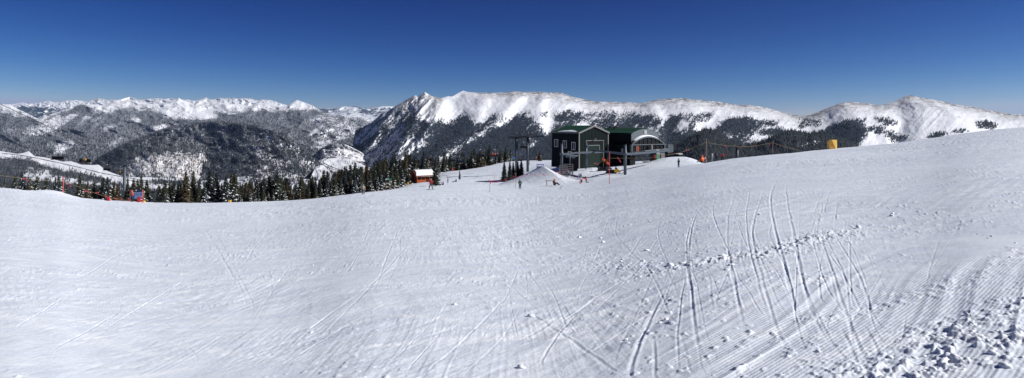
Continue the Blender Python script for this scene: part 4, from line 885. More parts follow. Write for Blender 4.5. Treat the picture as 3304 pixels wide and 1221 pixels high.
stand(2266, 503, 527, 'sit', .4, M_orange, M_dark, M_orange, 'person in a bright orange jacket sitting at the foot of the bamboo pole', h=.98, Y=106)
stand(2275, 511, 527, 'sit', -.4, M_gray, M_gray, M_white, 'person in light grey sitting just right of the bright orange one', h=.95, Y=106.5)
stand(2298, 510, 526, 'stand', .5, M_gray, M_gray, M_white, 'pale figure whose upper body shows over the brow of the slope', Y=114)
stand(2313, 508, 524, 'stand', .2, M_dark, M_dark, M_black, 'dark figure between the pale one and the red one over the brow', Y=115)
stand(2332, 505, 522, 'stand', -.2, M_red, M_dark, M_dark, 'figure in a red jacket rightmost of those over the brow of the slope', Y=116)
stand(426, 622, 656, 'stand', 2.6, M_orange, M_dark, M_orange, 'person in a long orange jacket in front of the blue trail sign', Y=91)
stand(342, 633, 650, 'kneel', 1.2, M_dark, M_dark, M_dark, 'dark crouching figure beside the red bag at the slope edge', Y=89, h=1.24)
stand(533, 640, 658, 'stand', .4, M_dark, M_dark, M_dark, 'small dark skier with a yellow-green bib at the edge of the slope', Y=96, gear='skis')

# ------------------------------------------------------------------ chairlift pieces
def chair_proto(label):
    r = bpy.data.objects.new('lift_chair', None); C.objects.link(r)      # origin at the grip on the cable
    b = MB(); b.box((0, 0, .05), (.22, .75, .28)); b.tube([(-.12, -.25, .12), (.12, -.25, .12)], .12, 8); b.tube([(-.12, .25, .12), (.12, .25, .12)], .12, 8); b.build('grip', M_black, r)
    MB().tube([(0, 0, 0), (0, .05, -.6), (0, .35, -1.1), (0, .30, -1.75)], .05, 7).build('hanger', M_steel, r)
    pts = [(-1.2, .1, -3.65), (-1.27, .25, -3.0), (-1.25, .3, -2.1), (-1.05, .3, -1.82), (-.5, .3, -1.75), (.5, .3, -1.75), (1.05, .3, -1.82), (1.25, .3, -2.1), (1.27, .25, -3.0), (1.2, .1, -3.65)]
    MB().tube(pts, .045, 7).build('bail_frame', M_steel, r)
    MB().box((0, .3, -1.72), (.35, .12, .16)).build('number_plate', M_white, r)
    s = MB(); s.box((0, -.22, -3.62), (2.36, .52, .11)); s.box((0, -.47, -3.66), (2.3, .07, .12)); s.build('seat', M_black, r)
    bk = MB()
    for i in range(4): bk.box((-.88+i*.587, .08, -3.27), (.57, .10, .62))
    bk.build('backrest', M_black, r)
    MB().tube([(-1.15, .1, -3.1), (-1.15, -.55, -3.0), (1.15, -.55, -3.0), (1.15, .1, -3.1)], .03, 6).build('safety_bar', M_steel, r)
    tag(r, label, 'lift chair', 'chairs hanging on the lifts')
    return r
CH0 = chair_proto('x'); ch_used = False
def chair(px, py, Y, label, rz=0.0, scale=1.0):
    global ch_used
    o = CH0 if not ch_used else copy_tree(CH0); ch_used = True
    o.location = at(px, py, Y); o.rotation_euler = (0, 0, rz); o.scale = (scale,)*3; tag(o, label, 'lift chair', 'chairs hanging on the lifts'); return o
def rider(ch, dx, jk, pn, hd, label, boots=None):
    m = Matrix.Rotation(ch.rotation_euler.z, 3, 'Z'); p = ch.location + m @ (Vector((dx, -.15, -3.56))*ch.scale[0])
    person(p, 'chair', ch.rotation_euler.z+PI, jk, pn, hd, label, 'riders on the lift chairs', scale=ch.scale[0]*.95, gear='chairskis', boots=boots)
c1 = chair(186, 461, 150, 'empty dark chair hanging leftmost over the trees', .15, 1.0)
c2 = chair(274, 470, 152, 'dark chair carrying two riders, second from the left', .12, 1.0)
rider(c2, -.35, M_dark, M_dark, M_dark, 'rider in black leaning left on the two-person chair'); rider(c2, .12, M_yelc, M_dark, M_gray, 'rider in a yellow and black jacket with red boots on the two-person chair', boots=M_red)
c3 = chair(345, 515, 232, 'small empty chair just left of the grey lift tower', .1, 1.0)
c4 = chair(396, 528, 255, 'chair passing behind the grey lift tower with a yellow and a blue rider', .1, 1.0)
rider(c4, -.85, M_yelc, M_dark, M_dark, 'rider in yellow on the chair behind the grey lift tower'); rider(c4, .75, M_bluec, M_dark, M_dark, 'rider in bright blue on the chair behind the grey lift tower')
c5 = chair(492, 598, 330, 'distant chair low among the snowy spruces right of the blue sign', 0, 1.0)
c6 = chair(1597, 465, 205, 'chair with three riders left of the lift towers', .2, 1.0)
rider(c6, -.75, M_red, M_dark, M_white, 'left rider in red on the three-person chair'); rider(c6, 0, M_orange, M_dark, M_orange, 'middle rider in orange on the three-person chair'); rider(c6, .7, M_dark, M_dark, M_red, 'right rider in black with a red helmet on the three-person chair')
c7 = chair(1550, 464, 215, 'empty dark chair left of the three-person chair', .2, 1.1)
c8 = chair(1459, 487, 240, 'empty dark chair above the little lone fir', .2, 1.0)
c9 = chair(1483, 491, 265, 'chair with two riders in blue among the spruces', .2, 1.0)
rider(c9, -.4, M_bluec, M_dark, M_dark, 'left of the two riders in blue'); rider(c9, .4, M_bluec, M_dark, M_dark, 'right of the two riders in blue')
c10 = chair(1414, 500, 280, 'far chair with one red rider behind the wooden cabin', .2, 1.0); rider(c10, 0, M_red, M_dark, M_dark, 'lone rider in red on the far chair behind the cabin')
c11 = chair(1392, 490, 285, 'farthest pale-framed chair above the wooden cabin', .2, 1.0)
c12 = chair(1690, 441, 178, 'empty chair hanging between the two posts of the double lift tower', .2, .82)
c13 = chair(2090, 478, 151, 'empty chair waiting under the arched front of the station', .55, 1.0)

def cable(pts, r=.035, label='', name='lift_cable'):
    P = [at(*p) for p in pts]; n = 40; tt = np.linspace(0, len(P)-1, n); Q = []
    A = np.array([tuple(p) for p in P]); xs = [np.interp(tt, range(len(P)), A[:, i]) for i in range(3)]; xs = [blur(x, 2, 0) for x in xs]
    Q = [Vector((xs[0][i], xs[1][i], xs[2][i])) for i in range(n)]
    o = MB().tube(Q, r, 5, caps=False).build(name, M_dsteel, None); tag(o, label, 'cable', 'haul cables of the chairlifts'); return o
cable([(-260,215,70),(0,336,100),(140,401,125),(274,470,152),(350,500,190),(423,530,240)], .045, 'upper thick cable running down to the right arm of the grey lift tower')
cable([(-260,268,75),(0,384,105),(90,422,125),(186,461,150),(271,492,180),(345,515,232),(378,528,240)], .045, 'lower cable running down to the left arm of the grey lift tower')
cable([(-200,300,82),(0,367,115),(104,392,140),(200,440,175),(300,480,220),(385,526,255)], .03, 'thin cable starting between the two thick ones at the left edge')
cable([(-200,310,80),(0,375,112),(120,415,140),(240,466,180),(330,500,225),(378,526,250)], .03, 'thin cable just above the lower thick one at the left edge')
cable([(423,530,240),(450,570,290),(480,610,350),(520,650,430)], .05, 'cable dropping right from the grey lift tower into the trees')
cable([(378,528,240),(440,580,300),(492,600,330),(530,640,420)], .05, 'cable dropping from the left arm of the grey lift tower into the trees')
cable([(1640,442,186),(1597,465,205),(1550,474,225),(1483,491,265),(1414,500,280),(1380,503,320)], .035, 'near cable leading left from the double lift tower')
cable([(1750,441,186),(1690,441,178),(1620,450,200),(1550,464,215),(1459,487,240),(1392,490,285)], .035, 'far cable leading left from the double lift tower')
cable([(1755,441,186),(1790,450,200),(1860,462,190),(1930,470,170)], .03, 'cable from the double lift tower to the green shed')

def lift_tower_left():
    Y = 240; g = G(400, Y); t = thing('lift_tower', g, 'tall grey single-pole lift tower with a crossarm on the left', 'lift tower')
    top = at(402, 527, Y)
    MB().tube([g+Vector((0,0,-1)), Vector((top.x, Y, top.z))], [.62, .50], 14).build('pole', M_steel, t)
    b = MB(); a = at(380, 527, Y); c = at(425, 527, Y); b.beam(a, c, .45, .5); b.build('crossarm', M_steel, t)
    for px in (380, 424):
        s = MB(); p = at(px, 527, Y); s.beam(p+Vector((-.3,-3.2,.5)), p+Vector((.3,3.2,.0)), .25, .3)
        for k in range(6): q = p+Vector((-.25+.1*k, -2.8+k*1.1, .5)); s.tube([q-Vector((.1,0,0)), q+Vector((.1,0,0))], .28, 10)
        s.build('sheave_train', M_dsteel, t)
    l = MB(); 
    x = -.75
    l.tube([g+Vector((x,-.5,2)), top+Vector((x+.1,-.5,-.5))], .04, 5); l.tube([g+Vector((x+.4,-.5,2)), top+Vector((x+.5,-.5,-.5))], .04, 5)
    n = 40
    for k in range(n): z = g.z+2+(top.z-.5-g.z-2)*k/n; l.tube([(g.x+x, Y-.5, z), (g.x+x+.4, Y-.5, z)], .025, 4)
    l.build('ladder', M_steel, t)
    f = MB(); f.beam(top+Vector((-2.5,0,1.3)), top+Vector((2.5,0,1.3)), .12, .12); 
    for dx in (-2.4, 0, 2.4): f.beam(top+Vector((dx,0,0)), top+Vector((dx,0,1.3)), .12, .12)
    f.build('lifting_frame', M_steel, t)
lift_tower_left()
def portal_tower():
    Y = 183; g = G(1684, Y); t = thing('lift_tower', g, 'double-post lift tower with wide platforms beside the dark spruce clump', 'lift tower')
    for px in (1666, 1702.5):
        a = at(px, 445, Y); b0 = G(px, Y, -.6); MB().tube([b0, a], .36, 14).build('post', M_steel, t)
        l = MB(); x = a.x+.48
        for z in np.arange(b0.z+2.5, a.z-.4, .35): l.box((x, Y-.2, z), (.22, .22, .14))
        l.build('ladder', M_dsteel, t)
    c = MB(); c.beam(at(1640, 444, Y), at(1755, 440, Y), .5, .45); c.beam(at(1650, 446, Y+1.5), at(1735, 443, Y+1.5), .3, .3); c.build('crossbeam', M_dsteel, t)
    for x0, x1 in ((1641, 1680), (1697, 1732)):
        p = MB(); 
        for dy in (-1.1, 1.1):
            for row in (0, .5, 1.0): p.beam(at(x0, 442, Y)+Vector((0,dy,row)), at(x1, 441, Y)+Vector((0,dy,row)), .06, .06)
            for q in np.linspace(0, 1, 6): v = at(x0, 442, Y).lerp(at(x1, 441, Y), q)+Vector((0,dy,0)); p.beam(v, v+Vector((0,0,1.0)), .07, .07)
        p.beam(at(x0, 443, Y), at(x1, 442, Y), 2.2, .08)
        p.build('railed_platform', M_steel, t)
    for px in (1645, 1690, 1725):
        s = MB(); p = at(px, 446, Y); s.beam(p+Vector((0,-2.4,-.2)), p+Vector((0,2.4,-.2)), .25, .25)
        for k in range(6): q = p+Vector((0,-2.2+k*.88,0)); s.tube([q-Vector((.1,0,0)), q+Vector((.1,0,0))], .24, 10)
        s.build('sheave_train', M_dsteel, t)
    for px in (1667, 1704, 1718): MB().ball(at(px, 430, Y), .22, seg=8, rings=6).build('lamp', M_trim, t)
    for px, d in ((1680, -.4), (1730, .5)): MB().beam(at(px, 443, Y), at(px, 422, Y)+Vector((d,0,0)), .12, .12).build('lifting_arm', M_steel, t)
portal_tower()
def far_tower():
    Y = 200; t = thing('lift_tower', at(2378, 520, Y), 'dark T-shaped lift tower beyond the right brow of the slope', 'lift tower')
    MB().tube([at(2378, 560, Y), at(2378, 475, Y)], .42, 12).build('pole', M_dsteel, t)
    MB().beam(at(2366, 474, Y), at(2400, 474, Y), .5, .45).build('crossarm', M_dsteel, t)
    for px in (2369, 2397):
        s = MB(); p = at(px, 472, Y); s.beam(p+Vector((-.8,-1.2,0)), p+Vector((.8,1.2,0)), .3, .3)
        for k in range(4): q = p+Vector((-.6+k*.4,-.9+k*.6,.2)); s.tube([q-Vector((.1,0,0)), q+Vector((.1,0,0))], .25, 8)
        s.build('sheave_train', M_dsteel, t)
far_tower()

# ------------------------------------------------------------------ green shed
TH = R(35); E1 = Vector((math.cos(TH), math.sin(TH), 0)); E2 = Vector((-math.sin(TH), math.cos(TH), 0)); UP = Vector((0,0,1))
def shed():
    Fc = at(1868, 538, 146); W, L = 8.4, 9.3; zb = Fc.z-.5; ze = -2.0; zr = -.55
    P = lambda a, b, z: Vector((Fc.x, Fc.y, 0))+E1*a+E2*b+UP*z
    t = thing('green_shed', Vector((Fc.x, Fc.y, Fc.z)), 'dark green metal gable shed with a tall garage door and three side windows', 'building')
    b = MB(); b.prism([P(0,0,zb), P(W,0,zb), P(W,0,ze), P(W/2,0,zr), P(0,0,ze)], E2*L)
    n = 19
    for k in range(n+1):
        a = .25+(W-.5)*k/n; top = ze+(zr-ze)*(1-abs(a-W/2)/(W/2))-.12
        if 1.75 < a < 7.1: b.box(P(a, -.035, (top+Fc.z+5.7)/2), (.09, .07, top-Fc.z-5.7), (E1, E2, UP))
        else: b.box(P(a, -.035, (top+zb)/2), (.09, .07, top-zb), (E1, E2, UP))
    b.build('front_and_side_walls', M_greenf, t)
    b = MB()
    for k in range(24): b.box(P(-.03, .3+k*(L-.5)/23, (zb+ze)/2-.05), (.06, .08, ze-zb-.1), (E1, E2, UP))
    b.box(P(-.012, L/2, (zb+ze)/2-.05), (.02, L-.1, ze-zb-.1), (E1, E2, UP)); b.build('side_cladding', M_green, t)  # same green siding as the front, its shade put into the darker colour
    b = MB(); ov = .25
    for s in (0, 1):
        e = P(-ov if s == 0 else W+ov, -.2, ze-(zr-ze)*ov/(W/2)+.05); r_ = P(W/2, -.2, zr+.05)
        b.prism([e, r_, r_+UP*.12, e+UP*.12], E2*(L+.4))
        for k in range(16):
            q = E2*(.3+k*(L-.2)/15); b.beam(e+q+UP*.14, r_+q+UP*.14, .05, .05)
    rf = b.build('roof', M_roofg, t)
    b = MB(); b.beam(P(-ov,-.24,ze-.02), P(W/2,-.24,zr+.08), .12, .34); b.beam(P(W/2,-.245,zr+.08), P(W+ov,-.24,ze-.02), .12, .34)
    b.box(P(W/2,-.26,zr+.06), (.5,.1,.3), (E1,E2,UP))
    for a in (.0, W): b.box(P(a,-.06,(zb+ze)/2-.1), (.24,.14,ze-zb-.2), (E1,E2,UP))
    b.beam(P(-ov-.02,-.2,ze+.02), P(-ov-.02,L+.2,ze+.02), .08, .16); b.beam(P(-ov,L+.24,ze), P(W/2,L+.24,zr+.1), .1, .2)
    b.box(P(-.05,L-.02,(zb+ze)/2-.1), (.14,.16,ze-zb-.2), (E1,E2,UP)); b.build('trim', M_trim, t)
    # snow left on the eave
    b = MB(); rr = random.Random(3); n = 22; vs = []; 
    for k in range(n+1):
        bb = 1.0+k*(L-3.2)/n; h = (.45+.8*math.sin(math.pi*k/n))*rr.uniform(.7, 1.2)
        for a, dz in ((-.2, .2), (-.12, .30), (h*.6, .30), (h, .19)): vs.append(P(a, bb, ze+dz+(zr-ze)*max(a,0)/(W/2)-.02))
    b.add(vs, [(4*k+q, 4*k+q+1, 4*k+q+5, 4*k+q+4) for k in range(n) for q in range(3)], 0, True); b.build('snow_on_roof', M_snowp, t)
    for bf, z_, lab in ((.185, -5.05, 0), (.50, -4.75, 0), (.82, -4.55, 0)):
        bb = L*bf; fr = MB()
        for dz in (-.8, .8): fr.box(P(-.09, bb, z_+.25+dz), (.1, 1.25, .1), (E1,E2,UP))
        for db in (-.6, 0, .6): fr.box(P(-.092, bb+db, z_+.25), (.1, .09 if db else .05, 1.5), (E1,E2,UP))
        w_ = fr.build('window', M_white, t); MB().box(P(-.07, bb, z_+.25), (.04, 1.12, 1.5), (E1,E2,UP)).build('pane', M_glass, w_)
    a0, a1, zt = 1.95, 7.0, Fc.z+5.5
    b = MB(); b.box(P((a0+a1)/2, -.03, (zb+zt)/2), (a1-a0, .10, zt-zb), (E1,E2,UP)); b.build('door_recess', M_green, t)
    b = MB()
    for k in range(9): b.box(P((a0+a1)/2+.05*0-.35, -.10-.004*(k%2), zb+.35+k*.52+.3), (3.6, .05, .50), (E1,E2,UP))
    b.build('garage_door', M_door, t)
    b = MB(); 
    for a in (a0, a1): b.box(P(a, -.07, (zb+zt)/2), (.12,.12,zt-zb), (E1,E2,UP))
    b.box(P((a0+a1)/2, -.07, zt), (a1-a0+.12,.125,.12), (E1,E2,UP)); b.build('door_frame', M_trim, t)
    b = MB(); b.box(P(4.15, -.17, zt-1.05), (3.2,.05,.22), (E1,E2,UP)); b.box(P(5.75, -.17, zt-1.6), (.2,.052,1.1), (E1,E2,UP)); b.build('door_stripe', M_grey, t)
    b = MB(); b.beam(P(W/2,-.1,-3.35), P(W/2,-.5,-3.3), .08, .08); b.ball(P(W/2,-.55,-3.35), .18); b.build('wall_lamp', M_trim, t)
shed()

# ------------------------------------------------------------------ lift station with the arched glass front
def station():
    Fc = at(2039, 500, 148); W, L = 10.3, 13.0
    P = lambda a, b, z: Vector((Fc.x, Fc.y, 0))+E1*a+E2*b+UP*z
    gz = -9.4; zb, ze, za = -6.2, -4.6, -2.85
    t = thing('lift_station', Vector((Fc.x, Fc.y, -8.9)), 'dark green lift station with a wide arched glass front and green ridge roof', 'building')
    def arch(a0, a1, z0, z1, n=18, b=0):
        return [P(a0+(a1-a0)*k/n, b, z0+(z1-z0)*math.sin(math.pi*k/n)**.8 if 0 < k < n else z0) for k in range(n+1)]
    hull = [P(0,.35,zb), *arch(0, W, ze, za, b=.35), P(W,.35,zb)]
    MB().prism(hull, E2*L).build('hull', M_green, t)
    # curved seams on the left shoulder
    b = MB()
    for bb in (2.0, 6.5): pts = [p+UP*.03 for p in arch(0, W, ze, za, b=bb)][:7]; b.tube([P(-.03,bb,zb)]+pts, .05, 5)
    b.build('seam', M_steel, t)
    # front: frame, mullions, glass
    b = MB(); pts = arch(-.12, W+.12, ze, za+.12, b=-.02)
    inn = arch(.22, W-.22, ze, za-.2, b=-.02)
    for k in range(18):
        q = [pts[k], pts[k+1], inn[k+1], inn[k]]; b.prism(q, E2*.5)
    b.box(P(0,.2,(zb+ze)/2), (.24,.5,ze-zb), (E1,E2,UP)); b.box(P(W,.2,(zb+ze)/2), (.24,.5,ze-zb), (E1,E2,UP))
    b.box(P(W/2,.08,ze), (W-.2,.3,.17), (E1,E2,UP)); b.box(P(W/2,.08,zb), (W,.42,.2), (E1,E2,UP))
    b.build('front_frame', M_grey, t)
    for k in range(1, 8):
        a = W*k/8; zt = ze+(za-ze)*math.sin(math.pi*k/8)**.8-.1
        m = MB(); m.box(P(a,.12,(zb+zt)/2), (.06,.12,zt-zb), (E1,E2,UP)); m.build('mullion', M_dsteel, t)
    MB().prism([P(.1,.2,zb), *arch(.1, W-.1, ze, za-.1, b=.2), P(W-.1,.2,zb)], E2*.08).build('front_glass', M_glass, t)
    MB().box(P(1.9,.17,-5.4), (1.0,.05,1.3), (E1,E2,UP)).build('plywood_panel', M_cedard, t)
    # upper box with the green roof
    z0, z1 = -2.25, -1.15
    up = [P(.9,1.2,-4.2), P(.9,1.2,z0), *arch(.9, 9.4, z0, z1, b=1.2)[1:-1], P(9.4,1.2,z0), P(9.4,1.2,-4.2)]
    MB().prism(up, E2*(L-.6)).build('upper_hull', M_green, t)
    b = MB(); A = arch(.9, 9.4, z0, z1, b=1.05); b.prism([P(.9,1.05,-3.9)]+A+[P(9.4,1.05,-3.9)], E2*.14); b.build('upper_fascia', M_grey, t)
    b = MB()
    for s in (0, 1):
        e = P(.6 if s == 0 else 9.7, 1.25, z0+.15); r_ = P(5.15, 1.25, z1+.12); b.prism([e, r_, r_+UP*.1, e+UP*.1], E2*(L-.4))
        for k in range(22): q = E2*(.2+k*(L-.8)/21); b.beam(e+q+UP*.12, r_+q+UP*.12, .05, .05)
    b.build('roof', M_roofg, t)
    b = MB()
    for k in range(4): b.box(P(5.15,.98,-1.55-.2*k), (.75,.1,.1), (E1,E2,UP))
    b.build('vent', M_white, t)
    # snow behind the lower arch
    b = MB(); n = 16; vs = []
    for k in range(n+1):
        a = 1.3+7.6*k/n; s_ = ze+(za-ze)*math.sin(math.pi*a/W)**.8; h = .26*math.sin(math.pi*k/n)**.6
        for bb, z_ in ((.1, s_+.08), (.15, s_+.12+h*.8), (.95, s_+.15+h)): vs.append(P(a, bb, z_))
    b.add(vs, [(3*k+q, 3*k+q+1, 3*k+q+4, 3*k+q+3) for k in range(n) for q in range(2)], 0, True); b.build('snow_on_ledge', M_snowp, t)
    # what carries it
    MB().box(P(.9,1.4,(gz+zb)/2), (1.5,1.5,zb-gz), (E1,E2,UP)).build('column', M_green, t)
    MB().box(P(3,L-2.7,(gz+zb)/2-.2), (6,6.2,zb-gz+.4), (E1,E2,UP)).build('rear_base', M_green, t)
    b = MB(); b.box(P(9.2,1.2,(gz+zb)/2), (2.0,2.6,zb-gz), (E1,E2,UP)); b.build('operator_booth', M_grey, t)
    MB().box(P(8.6,-.13,-7.2), (.7,.05,1.6), (E1,E2,UP)).build('booth_door', M_trim, t)
    b = MB(); b.beam(P(-.3,-.3,zb-.15), P(W+.6,-.3,zb+.25), .5, .35); b.beam(P(2.2,-.9,-5.95), P(10.2,-.9,-5.6), .3, .25); b.build('launch_rail', M_grey, t)
    b = MB(); b.box(P(2.6,-.9,-5.95), (.6,.4,.25), (E1,E2,UP)); b.box(P(8.2,-.9,-5.5), (.7,.4,.3), (E1,E2,UP)); b.build('rail_joint', M_black, t)
    MB().box(P(5.6,-.5,-5.3), (.35,.25,1.2), (E1,E2,UP)).build('junction_box', M_trim, t)
    # antenna-like things on the ridge
    for aa, bb in ((4.8, L-3.2), (5.3, L-1.2)):
        b = MB(); q = P(aa, bb, z1+.25); b.box(q, (1.6,.5,.35), (E1,E2,UP)); b.beam(q+Vector((.6,0,.1)), q+Vector((1.4,0,.7)), .1, .1); b.beam(q+Vector((-.6,0,.1)), q+Vector((.3,0,.5)), .1, .1); b.build('roof_equipment', M_black, t)
    # side wing on the right
    b = MB(); b.box(P(W+1.6,2.5,-4.75), (4.2,3,.2), (E1,E2,UP)); b.build('wing_roof', M_dsteel, t)
    MB().box(P(W+1.0,2.5,-5.6), (1.2,2.2,1.5), (E1,E2,UP)).build('wing_cabinet', M_greenf, t)
    b = MB()
    for k in range(9): b.box(P(W+2.1+k*.2,1.0,-5.7), (.12,.3,2.0-.05*k), (E1,E2,UP))
    b.build('brush_curtain', M_grey, t)
    b = MB(); b.beam(P(W+2.6,1.6,-6.9), P(W+5.6,3.4,-6.3), .5, .35); b.beam(P(W+3.0,1.8,-7.0), P(W+3.6,2.0,gz), .3, .3); b.beam(P(W+2.6,1.3,-6.2), P(W+7.0,3.2,-5.9), .3, .2); b.build('return_rail', M_black, t)
station()

def gen_box():
    Y = 158; c = at(2192, 523, Y); t = thing('generator_box', c, 'dark green utility box with snow on top right of the station', 'utility box')
    b = MB(); b.box(c+UP*.75, (2.0, 1.6, 1.9), (E1, E2, UP)); b.build('casing', M_greenf, t)
    b = MB(); b.box(c+UP*1.74, (2.1, 1.7, .08), (E1,E2,UP)); b.build('lid', M_green, t)
    MB().box(c+UP*1.85-E1*.25, (1.3, 1.3, .13), (E1,E2,UP)).build('snow_cap', M_snowp, t)
gen_box()
def cabinet():
    c = G(2119, 151); t = thing('control_cabinet', c, 'bright green control cabinet with a white ladder frame under the station', 'cabinet')
    MB().box(c+UP*.8, (.8,.6,1.7), (E1,E2,UP)).build('casing', mat('bright_green_paint', (.01,.16,.07), .5), t)
    b = MB(); 
    for s in (-.3,.3): b.box(c+UP*1.9+E1*s-E2*.35, (.07,.07,1.1), (E1,E2,UP))
    for k in range(3): b.box(c+UP*(1.6+.3*k)-E2*.35, (.6,.06,.07), (E1,E2,UP))
    b.build('ladder_frame', M_white, t)
cabinet()
def red_fixture(px, py, h, label, Y=None):
    Y = Y or Yof(px, py, 20, 200); c = G(px, Y); t = thing('safety_pad', c, label, 'safety pad')
    b = MB(); b.tube([c, c+UP*h*.95, c+UP*h], [h*.2, h*.2, h*.1], 10); b.build('pad', M_orange, t); MB().tube([c+UP*h*.5, c+UP*h*.56], h*.215, 10).build('strap', M_dark, t)
red_fixture(2112, 518, .9, 'small orange pad beside the control cabinet', 151)

# parking rails on round posts in front of the shed
def rails():
    def post(px, top, base, lab):
        Y = {1812: 133, 1891: 139, 2017: 124}[px]; g = G(px, Y, -.3)
        tp = at(px, top, Y); t = thing('rail_post', G(px, Y), lab, 'post', 'round steel posts of the chair parking rail')
        MB().tube([g, tp], .27, 14).build('post', M_steel, t); MB().tube([at(px, 496, Y)-UP*.35, at(px, 496, Y)+UP*.35], .36, 14).build('collar', M_steel, t); MB().tube([tp, tp+UP*.05], .31, 14).build('cap', M_dsteel, t)
        return tp
    post(1812, 465, 563, 'left round steel post in front of the shed side wall'); post(1891, 462, 548, 'middle round steel post in front of the garage door'); post(2017, 468, 569, 'right round steel post in front of the station')
    t = thing('parking_rail', at(1880, 496, 136), 'long grey steel rail carried by the round posts in front of the shed', 'rail')
    b = MB(); b.beam(at(1812, 499, 133), at(1850, 495, 134.5), .35, .4); b.beam(at(1835, 495, 134), at(1914, 491.5, 138.2), .4, .36); b.beam(at(1914, 493, 138.2), at(1945, 491, 140), .35, .3); b.build('left_rail', M_steel, t)
    b = MB(); b.beam(at(1911, 485, 140), at(1975, 493, 130), .4, .33); b.beam(at(1975, 493, 130), at(2017, 498, 124), .4, .38); b.beam(at(2017, 498, 124), at(2090, 493, 134), .4, .4); b.beam(at(2090, 493, 134), at(2157, 486, 143), .4, .4); b.build('right_rail', M_steel, t)
    b = MB(); b.box(at(1915, 492, 138.1), (.3,.5,.6)); b.box(at(2008, 490, 125), (.35,.35,1.1)); b.box(at(2037, 497, 126.5), (.2,.3,.9)); b.box(at(2045, 497, 127.5), (.25,.3,.7)); b.build('bracket', M_grey, t)
    b = MB(); b.ball(at(1895, 476, 138.6), .18); b.ball(at(1895, 470, 138.6), .16); b.box(at(1893, 473, 138.7), (.4,.2,.6)); b.build('lamp', M_grey, t)
rails()

def racks():
    Y = 131; c = G(1822, Y)
    for i, (px, w_, h, lab) in enumerate(((1818, 1.5, 2.0, 'left metal crate rack stacked below the shed windows'), (1834, 1.7, 2.3, 'taller right metal crate rack stacked below the shed windows'))):
        g = G(px, Y+i*.8); t = thing('crate_rack', g, lab, 'rack', 'metal crate racks by the shed')
        f = MB()
        for sx in (-1, 1):
            for sy in (-1, 1): f.box(g+Vector((sx*w_/2, sy*.5, h/2)), (.09, .09, h))
        f.build('frame', M_trim, t)
        for k in range(6):
            s = MB(); z = .15+k*(h-.2)/5
            for sy in (-1, 1): s.box(g+Vector((0, sy*.5-.001, z)), (w_-.1, .05, .13))
            for q in range(4): s.box(g+Vector((-w_/2+.2+q*(w_-.4)/3, 0, z)), (.1, .9, .04))
            s.build('shelf', M_trim, t)
    p = G(1839, 132.5); t = thing('signal_mast', p, 'thin mast with two round lamps behind the crate racks', 'mast')
    MB().tube([p, at(1839, 492, 132.5)], .06, 8).build('pole', M_steel, t)
    for dx in (-5, 2): MB().ball(at(1839+dx, 491, 132.5), .17).build('lamp', M_trim, t)
    MB().beam(at(1833, 492, 132.5), at(1843, 492, 132.5), .08, .08).build('arm', M_dsteel, t)
    a = at(1845, 503, 140); t = thing('lean_to', G(1845, 140), 'dark lean-to shelter with a sloping metal roof against the shed corner', 'shelter')
    b = MB(); b.prism([at(1824, 507, 139), at(1833, 501, 141.5), at(1866, 503, 141.5), at(1852, 512, 139)], (0,0,.12)); b.build('roof', mat('weathered_sheet_metal', (.20,.24,.30), .4, .5, var=.4, scale=3), t)
    MB().box(G(1850, 140.5, 1.5), (1.6, 1.6, 3.2)).build('wall', M_black, t)
racks()

def snowmobile(px, py, rz, label, accent):
    Y = Yof(px, py, 100, 150); g = G(px, Y, .05)
    t = thing('snowmobile', g, label, 'snowmobile', 'snowmobiles parked in front of the shed'); t.rotation_euler = (0,0,0)
    m = Matrix.Rotation(rz, 3, 'Z'); T_ = lambda x, y, z: g+m@Vector((x, y, z)); ax = (m@Vector((1,0,0)), m@Vector((0,1,0)), Vector((0,0,1)))
    b = MB(); b.prism([T_(-1.6,-.2,.12), T_(-1.45,-.2,.0), T_(.3,-.2,0), T_(.6,-.2,.25), T_(.4,-.2,.42), T_(-1.5,-.2,.36)], ax[1]*.4); b.build('track', M_black, t)
    b = MB(); b.prism([T_(-1.5,-.21,.40), T_(.1,-.21,.42), T_(.15,-.21,.72), T_(-.3,-.21,.78), T_(-1.45,-.21,.62)], ax[1]*.42); b.build('seat', M_black, t)
    b = MB(); b.prism([T_(.0,-.36,.30), T_(1.1,-.30,.28), T_(1.35,-.30,.45), T_(.9,-.30,.78), T_(.2,-.34,.95)], ax[1]*.68); b.build('cowl', accent, t)
    b = MB(); b.prism([T_(.25,-.3,.95), T_(.75,-.28,.82), T_(.35,-.25,1.3), T_(.28,-.25,1.3)], ax[1]*.56); b.build('windshield', M_glass, t)
    for s in (-1, 1):
        b = MB(); b.beam(T_(.55,s*.5,.02), T_(1.5,s*.5,.02), .15, .04); b.beam(T_(1.5,s*.5,.02), T_(1.75,s*.5,.22), .13, .04); b.beam(T_(1.0,s*.5,.04), T_(.9,s*.28,.42), .07, .07); b.build('ski', M_dsteel, t)
    b = MB(); b.tube([T_(.18,-.38,1.02), T_(.22,0,1.05), T_(.18,.38,1.02)], .03, 6); b.build('handlebar', M_black, t)
    b = MB(); b.box(T_(-1.4,0,.72), (.5,.55,.25), ax); b.build('rear_rack', M_dsteel, t)
    for s in (-.14,.14): MB().ball(T_(1.22,s,.52), .09, seg=8, rings=5).build('headlight', M_trim, t)
snowmobile(1953, 553, .15, 'black snowmobile in the shade behind the yellow one', M_dark)
snowmobile(1981, 562, -.1, 'black and yellow snowmobile nearest to the camera in front of the shed', M_yelc)
